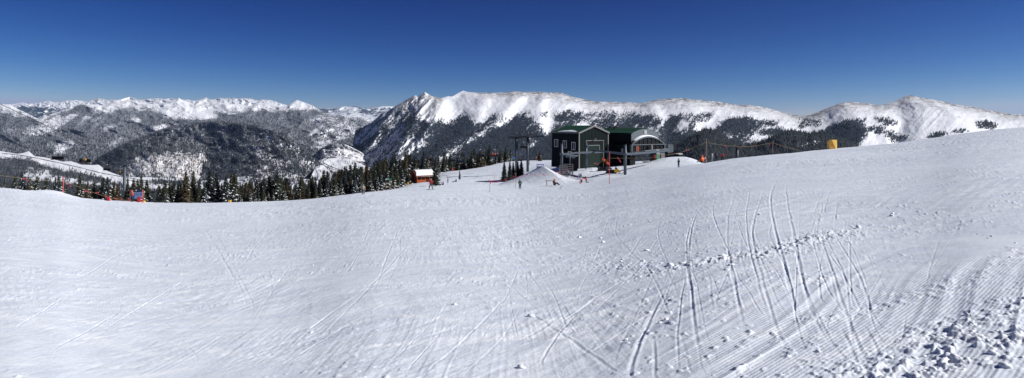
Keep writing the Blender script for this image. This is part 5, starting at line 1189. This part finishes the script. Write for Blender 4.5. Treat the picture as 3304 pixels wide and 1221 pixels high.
for px, py, lab in ((1945, 517, 'left orange warning flag above the snowmobiles'), (1957, 528, 'right orange warning flag above the snowmobiles')):
    Y = 137; t = thing('warning_flag', G(px, Y), lab, 'flag', 'orange flags by the snowmobiles'); MB().tube([G(px+3, Y), at(px+1, py-10, Y)], .025, 5).build('mast', M_bamb2, t)
    p = at(px, py-10, Y); MB().add([p, p+Vector((.55,.1,-.5)), p+Vector((.4,-.2,-.95)), p+Vector((-.15,.1,-.75)), p+Vector((.1,.12,-.45))], [(0,1,4),(1,2,4),(2,3,4),(3,0,4)]).build('cloth', M_orange, t)

def kicker_crate():
    p = at(1744, 533, 136.5); g = G(1744, 137.5); t = thing('blue_gate_frame', g, 'blue painted railing frame standing on top of the snow mound', 'railing')
    b = MB()
    for dx in (-.7, .65):
        for dy in (0, .6): b.box(g+Vector((dx, dy, .45)), (.1, .1, 1.1))
    b.build('post', M_blue, t); b = MB()
    for z in (.4, .95): b.box(g+Vector((0, 0, z)), (1.4, .07, .12)); b.box(g+Vector((0, .6, z)), (1.4, .07, .12))
    b.build('rail', M_blue, t)
kicker_crate()

# ------------------------------------------------------------------ cabin
def cabin():
    Y = 166; t0 = at(1350, 586, Y); th = R(16); e1 = Vector((math.cos(th), math.sin(th), 0)); e2 = Vector((-math.sin(th), math.cos(th), 0))
    g0 = at(1345, 589, Y); W, D = 4.4, 3.8; zb = g0.z-.4; ze = at(0, 569, Y).z; zr = at(0, 552.5, Y+2).z
    P = lambda a, b, z: Vector((g0.x, g0.y, 0))+e1*a+e2*b+UP*z
    # turned so that the gable end shows on the left
    th2 = R(28); e1 = Vector((math.cos(th2), math.sin(th2), 0)); e2 = Vector((-math.sin(th2), math.cos(th2), 0))
    t = thing('wooden_cabin', g0, 'small reddish wooden cabin with a thick snow-covered gable roof', 'cabin')
    b = MB(); b.prism([P(0,0,zb), P(0,0,ze), P(0,D/2,zr-.15), P(0,D,ze), P(0,D,zb)], e1*.12); 
    n = 9
    for k in range(n): b.box(P(-.03, D*(k+.5)/n, (zb+ze)/2+.1), (.04, D/n-.04, ze-zb-.1), (e1,e2,UP))
    b.build('gable_wall', M_cedard, t)
    b = MB(); b.box(P(W/2,1.0,(zb+ze)/2), (W,.1,ze-zb), (e1,e2,UP)); b.box(P(W-.05,D/2,(zb+ze)/2), (.12,D,ze-zb), (e1,e2,UP)); b.build('back_wall', M_cedard, t)
    b = MB(); 
    for k in range(5): b.box(P(W*k/4 if k else .1,.02,(zb+ze)/2), (.14,.14,ze-zb), (e1,e2,UP)) 
    b.build('porch_posts', M_cedar, t)
    b = MB()
    for k in range(4): b.box(P(W*.28, -.02-.005*k, zb+.3+.2*k), (W*.52,.07,.17), (e1,e2,UP))
    b.build('railing_boards', M_cedar, t)
    b = MB(); b.box(P(W*.72,0,zb+.85), (W*.36,.3,.1), (e1,e2,UP)); b.box(P(W*.93,-.02,ze-.5), (.45,.08,1.0), (e1,e2,UP)); b.build('counter', M_cedar, t)
    MB().box(P(W/2,-.02,ze-.02), (W+.3,.14,.16), (e1,e2,UP)).build('eave_beam', M_cedar, t)
    for a, w_ in ((.33, .5), (.6, .35)): MB().box(P(W*a,.93,ze-.55), (w_*1.6,.06,.75), (e1,e2,UP)).build('window', M_glass, t)
    b = MB()
    for s in (0, 1):
        e = P(-.35, -.45 if s == 0 else D+.45, ze-.1); r_ = P(-.35, D/2, zr); b.prism([e, r_, r_+UP*.1, e+UP*.1], e1*(W+.7))
    rf = b.build('roof', M_cedard, t)
    b = MB(); vs = []; n = 10; m_ = 14; rr = random.Random(4)
    for i in range(m_+1):
        for k in range(n+1):
            q = -1+2*k/n; bb = D/2+q*(D/2+.42); z = zr+.1-(zr-ze+.1)*abs(q)**1.0*(1) + .26*(1-abs(q)**6) + rr.uniform(-.02,.02)
            if abs(q) > .99: z -= .16
            aa = -.3+(W+.55)*i/m_
            if i == 0 and q < 0: aa += .55*(1+q)*2*.8
            vs.append(P(aa, bb, z))
    b.add(vs, [(i*(n+1)+k, i*(n+1)+k+1, (i+1)*(n+1)+k+1, (i+1)*(n+1)+k) for i in range(m_) for k in range(n)], 0, True)
    b.build('roof_snow', M_snowp, t)
cabin()

# ------------------------------------------------------------------ signs
def text(body, loc, size, m, parent, ax=0.0, name='lettering'):
    cu = bpy.data.curves.new(name, 'FONT'); cu.body = body; cu.size = size; cu.extrude = .01; cu.align_x = 'LEFT'; cu.resolution_u = 2
    o = bpy.data.objects.new(name, cu); C.objects.link(o)
    bpy.context.view_layer.update(); me = bpy.data.meshes.new_from_object(o.evaluated_get(bpy.context.evaluated_depsgraph_get()))
    bpy.data.objects.remove(o); o = bpy.data.objects.new(name, me); C.objects.link(o); me.materials.clear(); me.materials.append(m)
    o.parent = parent; o.location = Vector(loc)-org(parent); o.rotation_euler = (R(90), 0, ax)
    return o
def trail_sign():
    Y = 93.5; g = G(441, Y); t = thing('trail_sign', g, 'big blue trail sign with white lettering beside the lift tower', 'sign')
    tl, br = at(421, 615, Y), at(462, 642, Y); W = br.x-tl.x; H = tl.z-br.z; c = (tl+br)/2
    pn = MB(); pn.box(c+UP*(-.1), (W, .08, H*.84)); pn = pn.build('panel', mat('trail_sign_blue', (.008,.13,.42), .5), t)
    MB().prism([(tl.x, Y-.045, tl.z-H*.06), (br.x, Y-.045, tl.z-H*.06), (br.x, Y-.045, tl.z+.02), (c.x, Y-.045, tl.z+.16), (tl.x, Y-.045, tl.z+.02)], (0,.09,0)).build('header_board', M_navy, t)
    MB().box((c.x-.08, Y-.06, tl.z+.02), (.15,.03,.15)).build('emblem', M_white, t)
    for s in (-1, 1): MB().box((c.x+s*(W/2+.05), Y, (tl.z+g.z)/2-.3), (.1,.1,tl.z-g.z+.7)).build('post', M_wood, t)
    x = tl.x+W*.34
    for body, fz, sz in (('Resolution Bowl', .36, .20), ('Storm King Lift', .60, .20), ('Super Bee Lift', .94, .20)):
        text(body, (x, Y-.06, tl.z-H*fz), sz, M_white, t)
    for dx, w_ in ((.38,.16),(.58,.2),(.82,.2)): MB().box((tl.x+W*(dx+w_*.4), Y-.055, tl.z-H*.72), (W*w_*.9, .02, .05)).build('small_print', M_white, t)
    MB().tube([(tl.x+W*.22, Y-.065, tl.z-H*.26), (tl.x+W*.22, Y-.045, tl.z-H*.26)], .13, 14).build('round_mark', M_gray, t)
trail_sign()
def green_sign():
    Y = Yof(1252, 606, 60, 170); g = G(1253, Y); t = thing('direction_sign', g, 'small green direction board on two wooden posts at the edge of the stand', 'sign')
    for px in (1245, 1261): MB().tube([G(px, Y, -.3), at(px, 581, Y)], .07, 6).build('post', M_wood, t)
    b = MB(); b.box(at(1254, 579, Y)+Vector((0,-.1,0)), (at(1263,0,Y).x-at(1244,0,Y).x, .06, .28)); b.build('board', M_sgreen, t)
    MB().box(at(1246.5, 579, Y)+Vector((0,-.135,0)), (.3,.02,.24)).build('white_symbol', M_white, t)
    MB().box(at(1253, 578.6, Y)+Vector((0,-.135,0)), (.42,.02,.07)).build('small_print', M_white, t)
green_sign()
def no_sign():
    Y = Yof(1872, 598, 80, 125); g = G(1872, Y); t = thing('warning_sign', g, 'white no-walking sign on a red post in front of the shed', 'sign')
    MB().tube([g-UP*.3, at(1872, 578, Y)], .06, 8).build('post', M_bamb, t)
    c = at(1872, 570, Y); w_ = .55; h = .95
    b = MB(); r_ = .12; b.prism([c+Vector((x, -.08, z)) for x, z in ((-w_/2+r_,-h/2),(w_/2-r_,-h/2),(w_/2,-h/2+r_),(w_/2,h/2-r_),(w_/2-r_,h/2),(-w_/2+r_,h/2),(-w_/2,h/2-r_),(-w_/2,-h/2+r_))], (0,.04,0)); b.build('plate', M_white, t)
    ring = [c+Vector((.21*math.cos(q), -.1, .06+.21*math.sin(q))) for q in [k*math.pi/8 for k in range(17)]]
    b = MB(); b.tube(ring, .03, 5, caps=False); b.tube([c+Vector((.15,-.1,.21)), c+Vector((-.15,-.1,-.09))], .028, 5); b.build('prohibition_ring', M_purple, t)
    b = MB(); b.tube([c+Vector((.02,-.09,.17)), c+Vector((-.03,-.09,.02)), c+Vector((-.08,-.09,-.1))], .03, 5); b.tube([c+Vector((-.03,-.09,.03)), c+Vector((.07,-.09,-.1))], .03, 5); b.ball(c+Vector((.03,-.09,.2)), .04, seg=6, rings=5); b.build('walking_figure', M_black, t)
no_sign()
def far_sign():
    Y = 300; g = G(1655, Y); t = thing('blue_banner', g, 'small blue banner on the far flat snow left of the lift towers', 'banner')
    for px in (1651, 1661): MB().tube([G(px, Y), at(px, 508, Y)], .06, 5).build('post', M_wood, t)
    MB().box(at(1656, 510, Y), (1.5,.06,.7)).build('cloth', mat('light_blue_banner', (.05,.25,.6), .6), t)
far_sign()

# ------------------------------------------------------------------ marker poles, ropes and ribbons
def pole(px, top, bot, Y, m, label, r=.03):
    g = G(px, Y, -.15); o = MB().tube([g, at(px+.3, (top+bot)/2, Y), at(px+1.0, top, Y)], [r*1.1, r, r*.8], 7).build('marker_pole', m, at_loc=g); tag(o, label, 'pole', 'marker poles on the slope')
YP = {}
pole(204, 569, 636, 83, M_bamb, 'tall red marker pole at the left edge of the slope', .045)
pole(459, 612, 655, 90, M_bamb, 'red marker pole in front of the blue trail sign', .04)
pole(1966, 490, 593, Yof(1966, 593, 60, 118), M_bamb, 'very tall red marker pole in front of the snowmobiles', .032)
pole(2278, 447, 523, 105, M_bamb2, 'tall bare bamboo pole behind the person in bright orange', .045)
pole(2493, 455, 497, 119, M_bamb2, 'shorter bare bamboo pole on the right brow', .045)
pole(1594, 555, 586, 128, M_bamb, 'thin faded pole left of the dark spruce clump', .025)
pole(1580, 577, 622, Yof(1580, 621, 60, 120), M_bamb2, 'leaning thin pole with a knot of pink ribbon', .025)
pole(1664, 557, 600, 117, M_bamb2, 'thin grey pole in front of the snow mound', .025)
def rope_line(pts, flags, label, name='rope_line', r=.014, mat_=M_rope):
    P = [at(*p) for p in pts]
    t = thing(name, P[0], label, 'rope', 'roped fences with pink ribbons')
    Q = []
    for a, b in zip(P, P[1:]):
        n = 8
        for k in range(n):
            q = k/n; Q.append(a.lerp(b, q)-UP*(.004*(b-a).length*4*q*(1-q)))
    Q.append(P[-1]); MB().tube(Q, r, 5, caps=False).build('rope', mat_, t)
    rr = random.Random(len(pts)*7+int(pts[0][0]))
    for px, py, Y, dx, dz in flags:
        b = MB(); p = at(px, py, Y); e = p+Vector((dx*.85, .05, dz*.85)); w_ = .065; nn = 6; vs = []
        per = Vector((-dz, 0, dx)).normalized()*w_
        for k in range(nn+1):
            q = k/nn; c = p.lerp(e, q)+Vector((0, .08*math.sin(q*6), .06*math.sin(q*3.1))); vs += [c+per*(1-.3*q), c-per*(1-.3*q)]
        b.add(vs, [(2*k, 2*k+1, 2*k+3, 2*k+2) for k in range(nn)], 0, True)
        v2 = [v+Vector((0,.02,0)) for v in vs]; b.add(v2, [(2*k+2, 2*k+3, 2*k+1, 2*k) for k in range(nn)], 0, True); b.build('ribbon', M_pink, t)
rope_line([(-120,556,72),(0,567,76),(70,575,79),(150,583,81),(205,587,83),(250,602,84),(300,622,85),(340,634,87),(392,645,89),(420,648,90),(459,640,90)],
 [(74,577,79,.65,-.3),(218,592,83.5,.5,-.5),(273,613,84.5,.1,-.35),(276,619,84.5,.3,-.05),(309,623,85.5,.4,.0),(339,632,87,.15,-.3),(368,640,88.5,.35,-.2),(390,641,89,.2,-.45),(412,642,89.5,.45,-.4),(444,638,90,.1,-.45),(449,640,90,.35,-.05)], 'yellow rope with pink ribbons along the left edge of the slope')
y19 = Yof(1966, 593, 60, 118)
rope_line([(1896,537,112),(1966,511,y19),(2017,511,y19),(2090,510,y19),(2160,499,y19),(2220,484,104),(2278,460,105),(2340,470,109),(2415,474,114),(2493,461,119),(2540,476,124),(2580,486,127)],
 [(1918,527,110,.7,-.25),(1992,509,y19,.45,-.65),(2110,502,y19,.25,-.35),(2110,508,y19,.3,.2),(2214,482,104,.5,-.25),(2337,470,109,.35,-.25),(2337,474,109,.35,.1),(2390,474,113,.2,-.35),(2437,472,115,.25,-.2),(2478,464,118,.3,-.25),(2516,468,122,.2,-.25),(2557,480,126,.3,-.1)], 'yellow rope with pink ribbons strung from the shed across the bamboo poles', r=.016)
rope_line([(1580,592,112),(1606,586,116),(1664,570,117),(1723,568,119),(1790,560,121),(1812,553,124)],
 [(1582,590,112,-.35,.5),(1584,590,112,.4,.45),(1582,588,112,.1,-.4),(1605,585,116,.35,-.2),(1630,582,117,.45,-.2),(1656,568,117,.3,-.5),(1697,566,118,.45,.1),(1722,566,119,.55,-.02),(1750,564,120,.6,-.2),(1798,556,122,.6,-.35),(1806,557,122,.3,-.2),(1825,548,128,.5,-.2)], 'pink-ribboned rope across the front of the snow mound', r=.006, mat_=M_pink)

def pad(px, py, w_, h, m, label, Y=None, depth=.5, curved=False):
    Y = Y or Yof(px, py, 20, 200); c = G(px, Y); t = thing('padding_block', c, label, 'padding')
    b = MB(); n = 10; W2 = w_/2; prof = []
    z0, z1 = -.2, h
    r_ = min(.35, h*.2)
    prof = [(-W2, z0), (W2, z0), (W2, z1), ]+[(-W2+r_-r_*math.sin(k*math.pi/2/6), z1-r_+r_*math.cos(k*math.pi/2/6)) for k in range(7)]
    b.prism([c+Vector((x, -depth/2, z)) for x, z in prof], (0, depth, 0)); b.build('cover', m, t)
    s = MB(); s.tube([c+Vector((-W2+.08, -depth/2-.01, -.1)), c+Vector((-W2+.08, -depth/2-.01, h-r_))], .02, 5); s.tube([c+Vector((-W2+.1, -depth/2-.01, h*.3)), c+Vector((W2*.3, -depth/2-.012, h*.55)), c+Vector((W2*.95, -depth/2-.01, h*.45))], .012, 5); s.build('seam', m, t)
def yellow_pad():
    Y = Yof(2690, 479, 60, 140); g = G(2690, Y, -.15); t = thing('padding_block', g, 'tall yellow vinyl padding block standing on the right brow', 'padding')
    W, H = 27/F*Y, 30/F*Y+.15; P = lambda x, y, z: g+Vector((-W/2+x*W, y, z*H))
    front = [(.0,.0,.0),(.80,.0,.0),(1.0,.35,.0),(1.0,.35,1.0),(.30,.02,1.0),(.12,.06,.97),(.03,.1,.9),(.0,.12,.8)]
    b = MB(); vs = [P(x, y, z) for x, y, z in front]+[P(x, 1.0, z) for x, y, z in front]; n = 8
    b.add(vs, [(0,1,4,5,6,7),(1,2,3),(1,3,4),tuple(range(8,16))[::-1]]+[(i, (i+1)%n, n+(i+1)%n, n+i) for i in range(n)]); b.build('cover', M_yellow, t)
    s_ = MB(); s_.tube([P(.02,-.01,.33), P(.3,-.015,.35), P(.55,-.012,.3)], .02, 5); s_.tube([P(-.01,.02,.75), P(-.01,.0,.4), P(.0,-.01,.33)], .045, 5); s_.build('strap', M_orange, t)
yellow_pad()
pad(741, 657, 8/F*101, 8.5/F*101, M_yellow, 'small yellow pad at the slope edge below the tall spruces', 100, .3)
pad(464, 656, .3, .3, M_yellow, 'little yellow pad at the foot of the blue sign pole', 92, .25)
pad(1316, 597, .35, .75, M_yellow, 'yellow-topped post pad left of the cabin', 158, .3)
pad(350, 648, .28, .55, M_red, 'red bag standing upright at the slope edge', 88, .25)
pad(448, 655, .35, .75, M_red, 'red pad between the person in orange and the marker pole', 91, .25)
def bench():
    Y = Yof(1776, 598, 60, 125); g = G(1776, Y); t = thing('bench', g, 'dark wooden bench beside the seated person in brown', 'bench')
    b = MB()
    for k in range(3): b.box(g+Vector((0, -.2+.2*k, .75)), (1.7, .17, .06))
    b.build('top', M_wood, t)
    for s in (-.65, .65):
        l = MB(); l.beam(g+Vector((s, -.3, -.05)), g+Vector((s, .05, .74)), .08, .08); l.beam(g+Vector((s, .3, -.05)), g+Vector((s, -.05, .74)), .08, .08); l.build('leg', M_wood, t)
bench()
def leg_fence():
    Y = 270
    for px, lab in ((1487, 'left orange-red padded tower base among the spruces'), (1612, 'right small red pad at the edge of the far flat snow')):
        pass
leg_fence()
pad(1462, 548, .5, 1.3, M_red, 'faded red pad round a post among the spruces', 252, .4)
pad(1514, 541, 1.2, 1.4, M_red, 'dark red netting bundle among the spruces left of the flat snow', 268, .4)
pad(1617, 524, .8, .9, M_red, 'red pad at the far edge of the flat snow', 288, .4)
pad(1572, 527, 1.0, .8, M_red, 'red bundle at the foot of the spruces by the flat snow', 288, .4)
pad(2214, 516, .25, .9, M_bamb, 'thin red post pad right of the utility box', 165, .2)

# ------------------------------------------------------------------ clods of snow
def clods():
    pr = []
    for k in range(5):
        r_ = random.Random(k+50); b = MB(); st = random.getstate(); random.seed(k+9)
        b.ball((0,0,.35), .5, seg=9, rings=6, jit=.25, sq=(1, .85, .75)); b.ball((.3,.1,.3), .32, seg=7, rings=5, jit=.25); b.ball((-.25,-.15,.22), .25, seg=7, rings=5, jit=.3); random.setstate(st)
        me = b.build('snow_clod', M_snowp); pr.append(me)
    first = set()
    spots = [(1466,990,9,'lone clod of snow in the middle foreground'),(1713,1025,10,'flattened clod right of the middle foreground clod'),(1680,1195,14,'broken clod at the bottom centre'),(2770,738,9,'bright clod on the groomed lanes, upper right'),(2877,700,7,'small clod above the bright one on the groomed lanes'),
      (2880,692,5,''),(2163,863,12,'biggest round clod just below the patch of crossed grooves'),(2645,905,6,'clod beside the long tracks below the rubble band'),(2470,1002,6,''),(3260,835,6,''),(3204,1080,11,'clod above the rough corner, right'),(3150,1060,9,''),(3270,1060,12,'clod near the right frame edge'),(2870,1160,14,'sharp clod left of the rough corner'),(2640,1140,12,'clod between the tracks at the bottom'),
      (3080,1165,22,'largest angular clod at the bottom right'),(3010,1200,16,''),(3200,1150,20,'boulder of snow in the bottom right corner'),(3240,1190,22,''),(2940,1215,12,''),(3120,1020,8,''),(1945,785,6,'clod left of the patch of crossed grooves'),(1938,772,5,''),(1870,770,6,''),(2385,640,6,''),(2450,695,5,''),(1560,900,5,''),(640,1050,5,''),(195,1065,6,''),(360,1145,6,''),(1660,870,4,''),(2020,1100,6,''),(2150,1035,7,''),(2130,1045,6,''),(2060,1050,5,''),(1230,1190,8,''),(1240,760,4,''),(1010,860,4,''),(440,1060,5,'')]
    for i, (px, py, s, lab) in enumerate(spots):
        Y = Yof(px, py, 2.5, 60); g = G(px, Y); sz = s*(1.6 if py > 1050 and px > 2600 else 2.1)/F*Y; p = pr[i % 5]
        o = p if i < 5 else p.copy()
        if i >= 5: C.objects.link(o)
        o.location = g; o.scale = (sz, sz, sz*.8); o.rotation_euler = (0, 0, random.uniform(0, 6))
        tag(o, lab or 'small loose clod of snow lying on the slope', 'snow clod', 'clods of snow on the slope')
    # uncountable crumbs in the rubble bands
    mb = MB(); rr = random.Random(8)
    def crumb(px, py, s):
        try: Y = Yof(px, py, 2.5, 60)
        except Exception: return
        g = G(px, Y); mb.ball(g+UP*s*.12, s, seg=6, rings=4, jit=.42, sq=(rr.uniform(.8,1.5),rr.uniform(.7,1.2),rr.uniform(.45,.85)))
    for (ax, ay), (bx, by), n, sd, s0, s1 in (((2210,865),(2550,812),150,11,.012,.05),((2500,815),(2700,752),90,9,.015,.05),((1950,860),(2240,866),110,20,.01,.03),((3304,990),(2990,1110),110,14,.008,.03),((3304,1140),(2900,1215),90,24,.008,.026),
        ((2620,1035),(2900,985),50,8,.006,.015),((1500,1000),(2100,1150),130,90,.005,.014),((2900,960),(3200,880),70,22,.006,.018),((300,900),(1500,900),70,120,.005,.014),((2000,700),(2900,700),60,60,.01,.03),((3000,830),(3304,760),60,20,.008,.02)):
        for k in range(n):
            q = rr.random(); crumb(ax+(bx-ax)*q+rr.gauss(0, sd), min(1219, ay+(by-ay)*q+rr.gauss(0, sd)), rr.uniform(s0, s1)*(.22+1.1*rr.random()**3))
    o = mb.build('snow_rubble', M_snowp); tag(o, 'crumbs of broken snow strewn in bands over the slope', 'snow rubble', None, 'stuff')
clods()

# ------------------------------------------------------------------ air
def haze():
    x0, x1, y0, y1, z0, z1 = -42000, 42000, -300, 30000, -2600, 980
    vs = [(x, y, z) for x in (x0, x1) for y in (y0, y1) for z in (z0, z1)]
    b = MB().add(vs, [(0,1,3,2),(4,6,7,5),(0,4,5,1),(2,3,7,6),(0,2,6,4),(1,5,7,3)])
    m = bpy.data.materials.new('haze_air'); m.use_nodes = True; t = m.node_tree; t.nodes.clear()
    out = t.nodes.new('ShaderNodeOutputMaterial'); v = t.nodes.new('ShaderNodeVolumePrincipled')
    v.inputs['Color'].default_value = (.42, .64, 1, 1); v.inputs['Density'].default_value = 1.5e-5; v.inputs['Anisotropy'].default_value = .2
    t.links.new(v.outputs[0], out.inputs['Volume'])
    o = b.build('haze', m); tag(o, 'thin bluish mountain air', None, None, 'stuff')
haze()
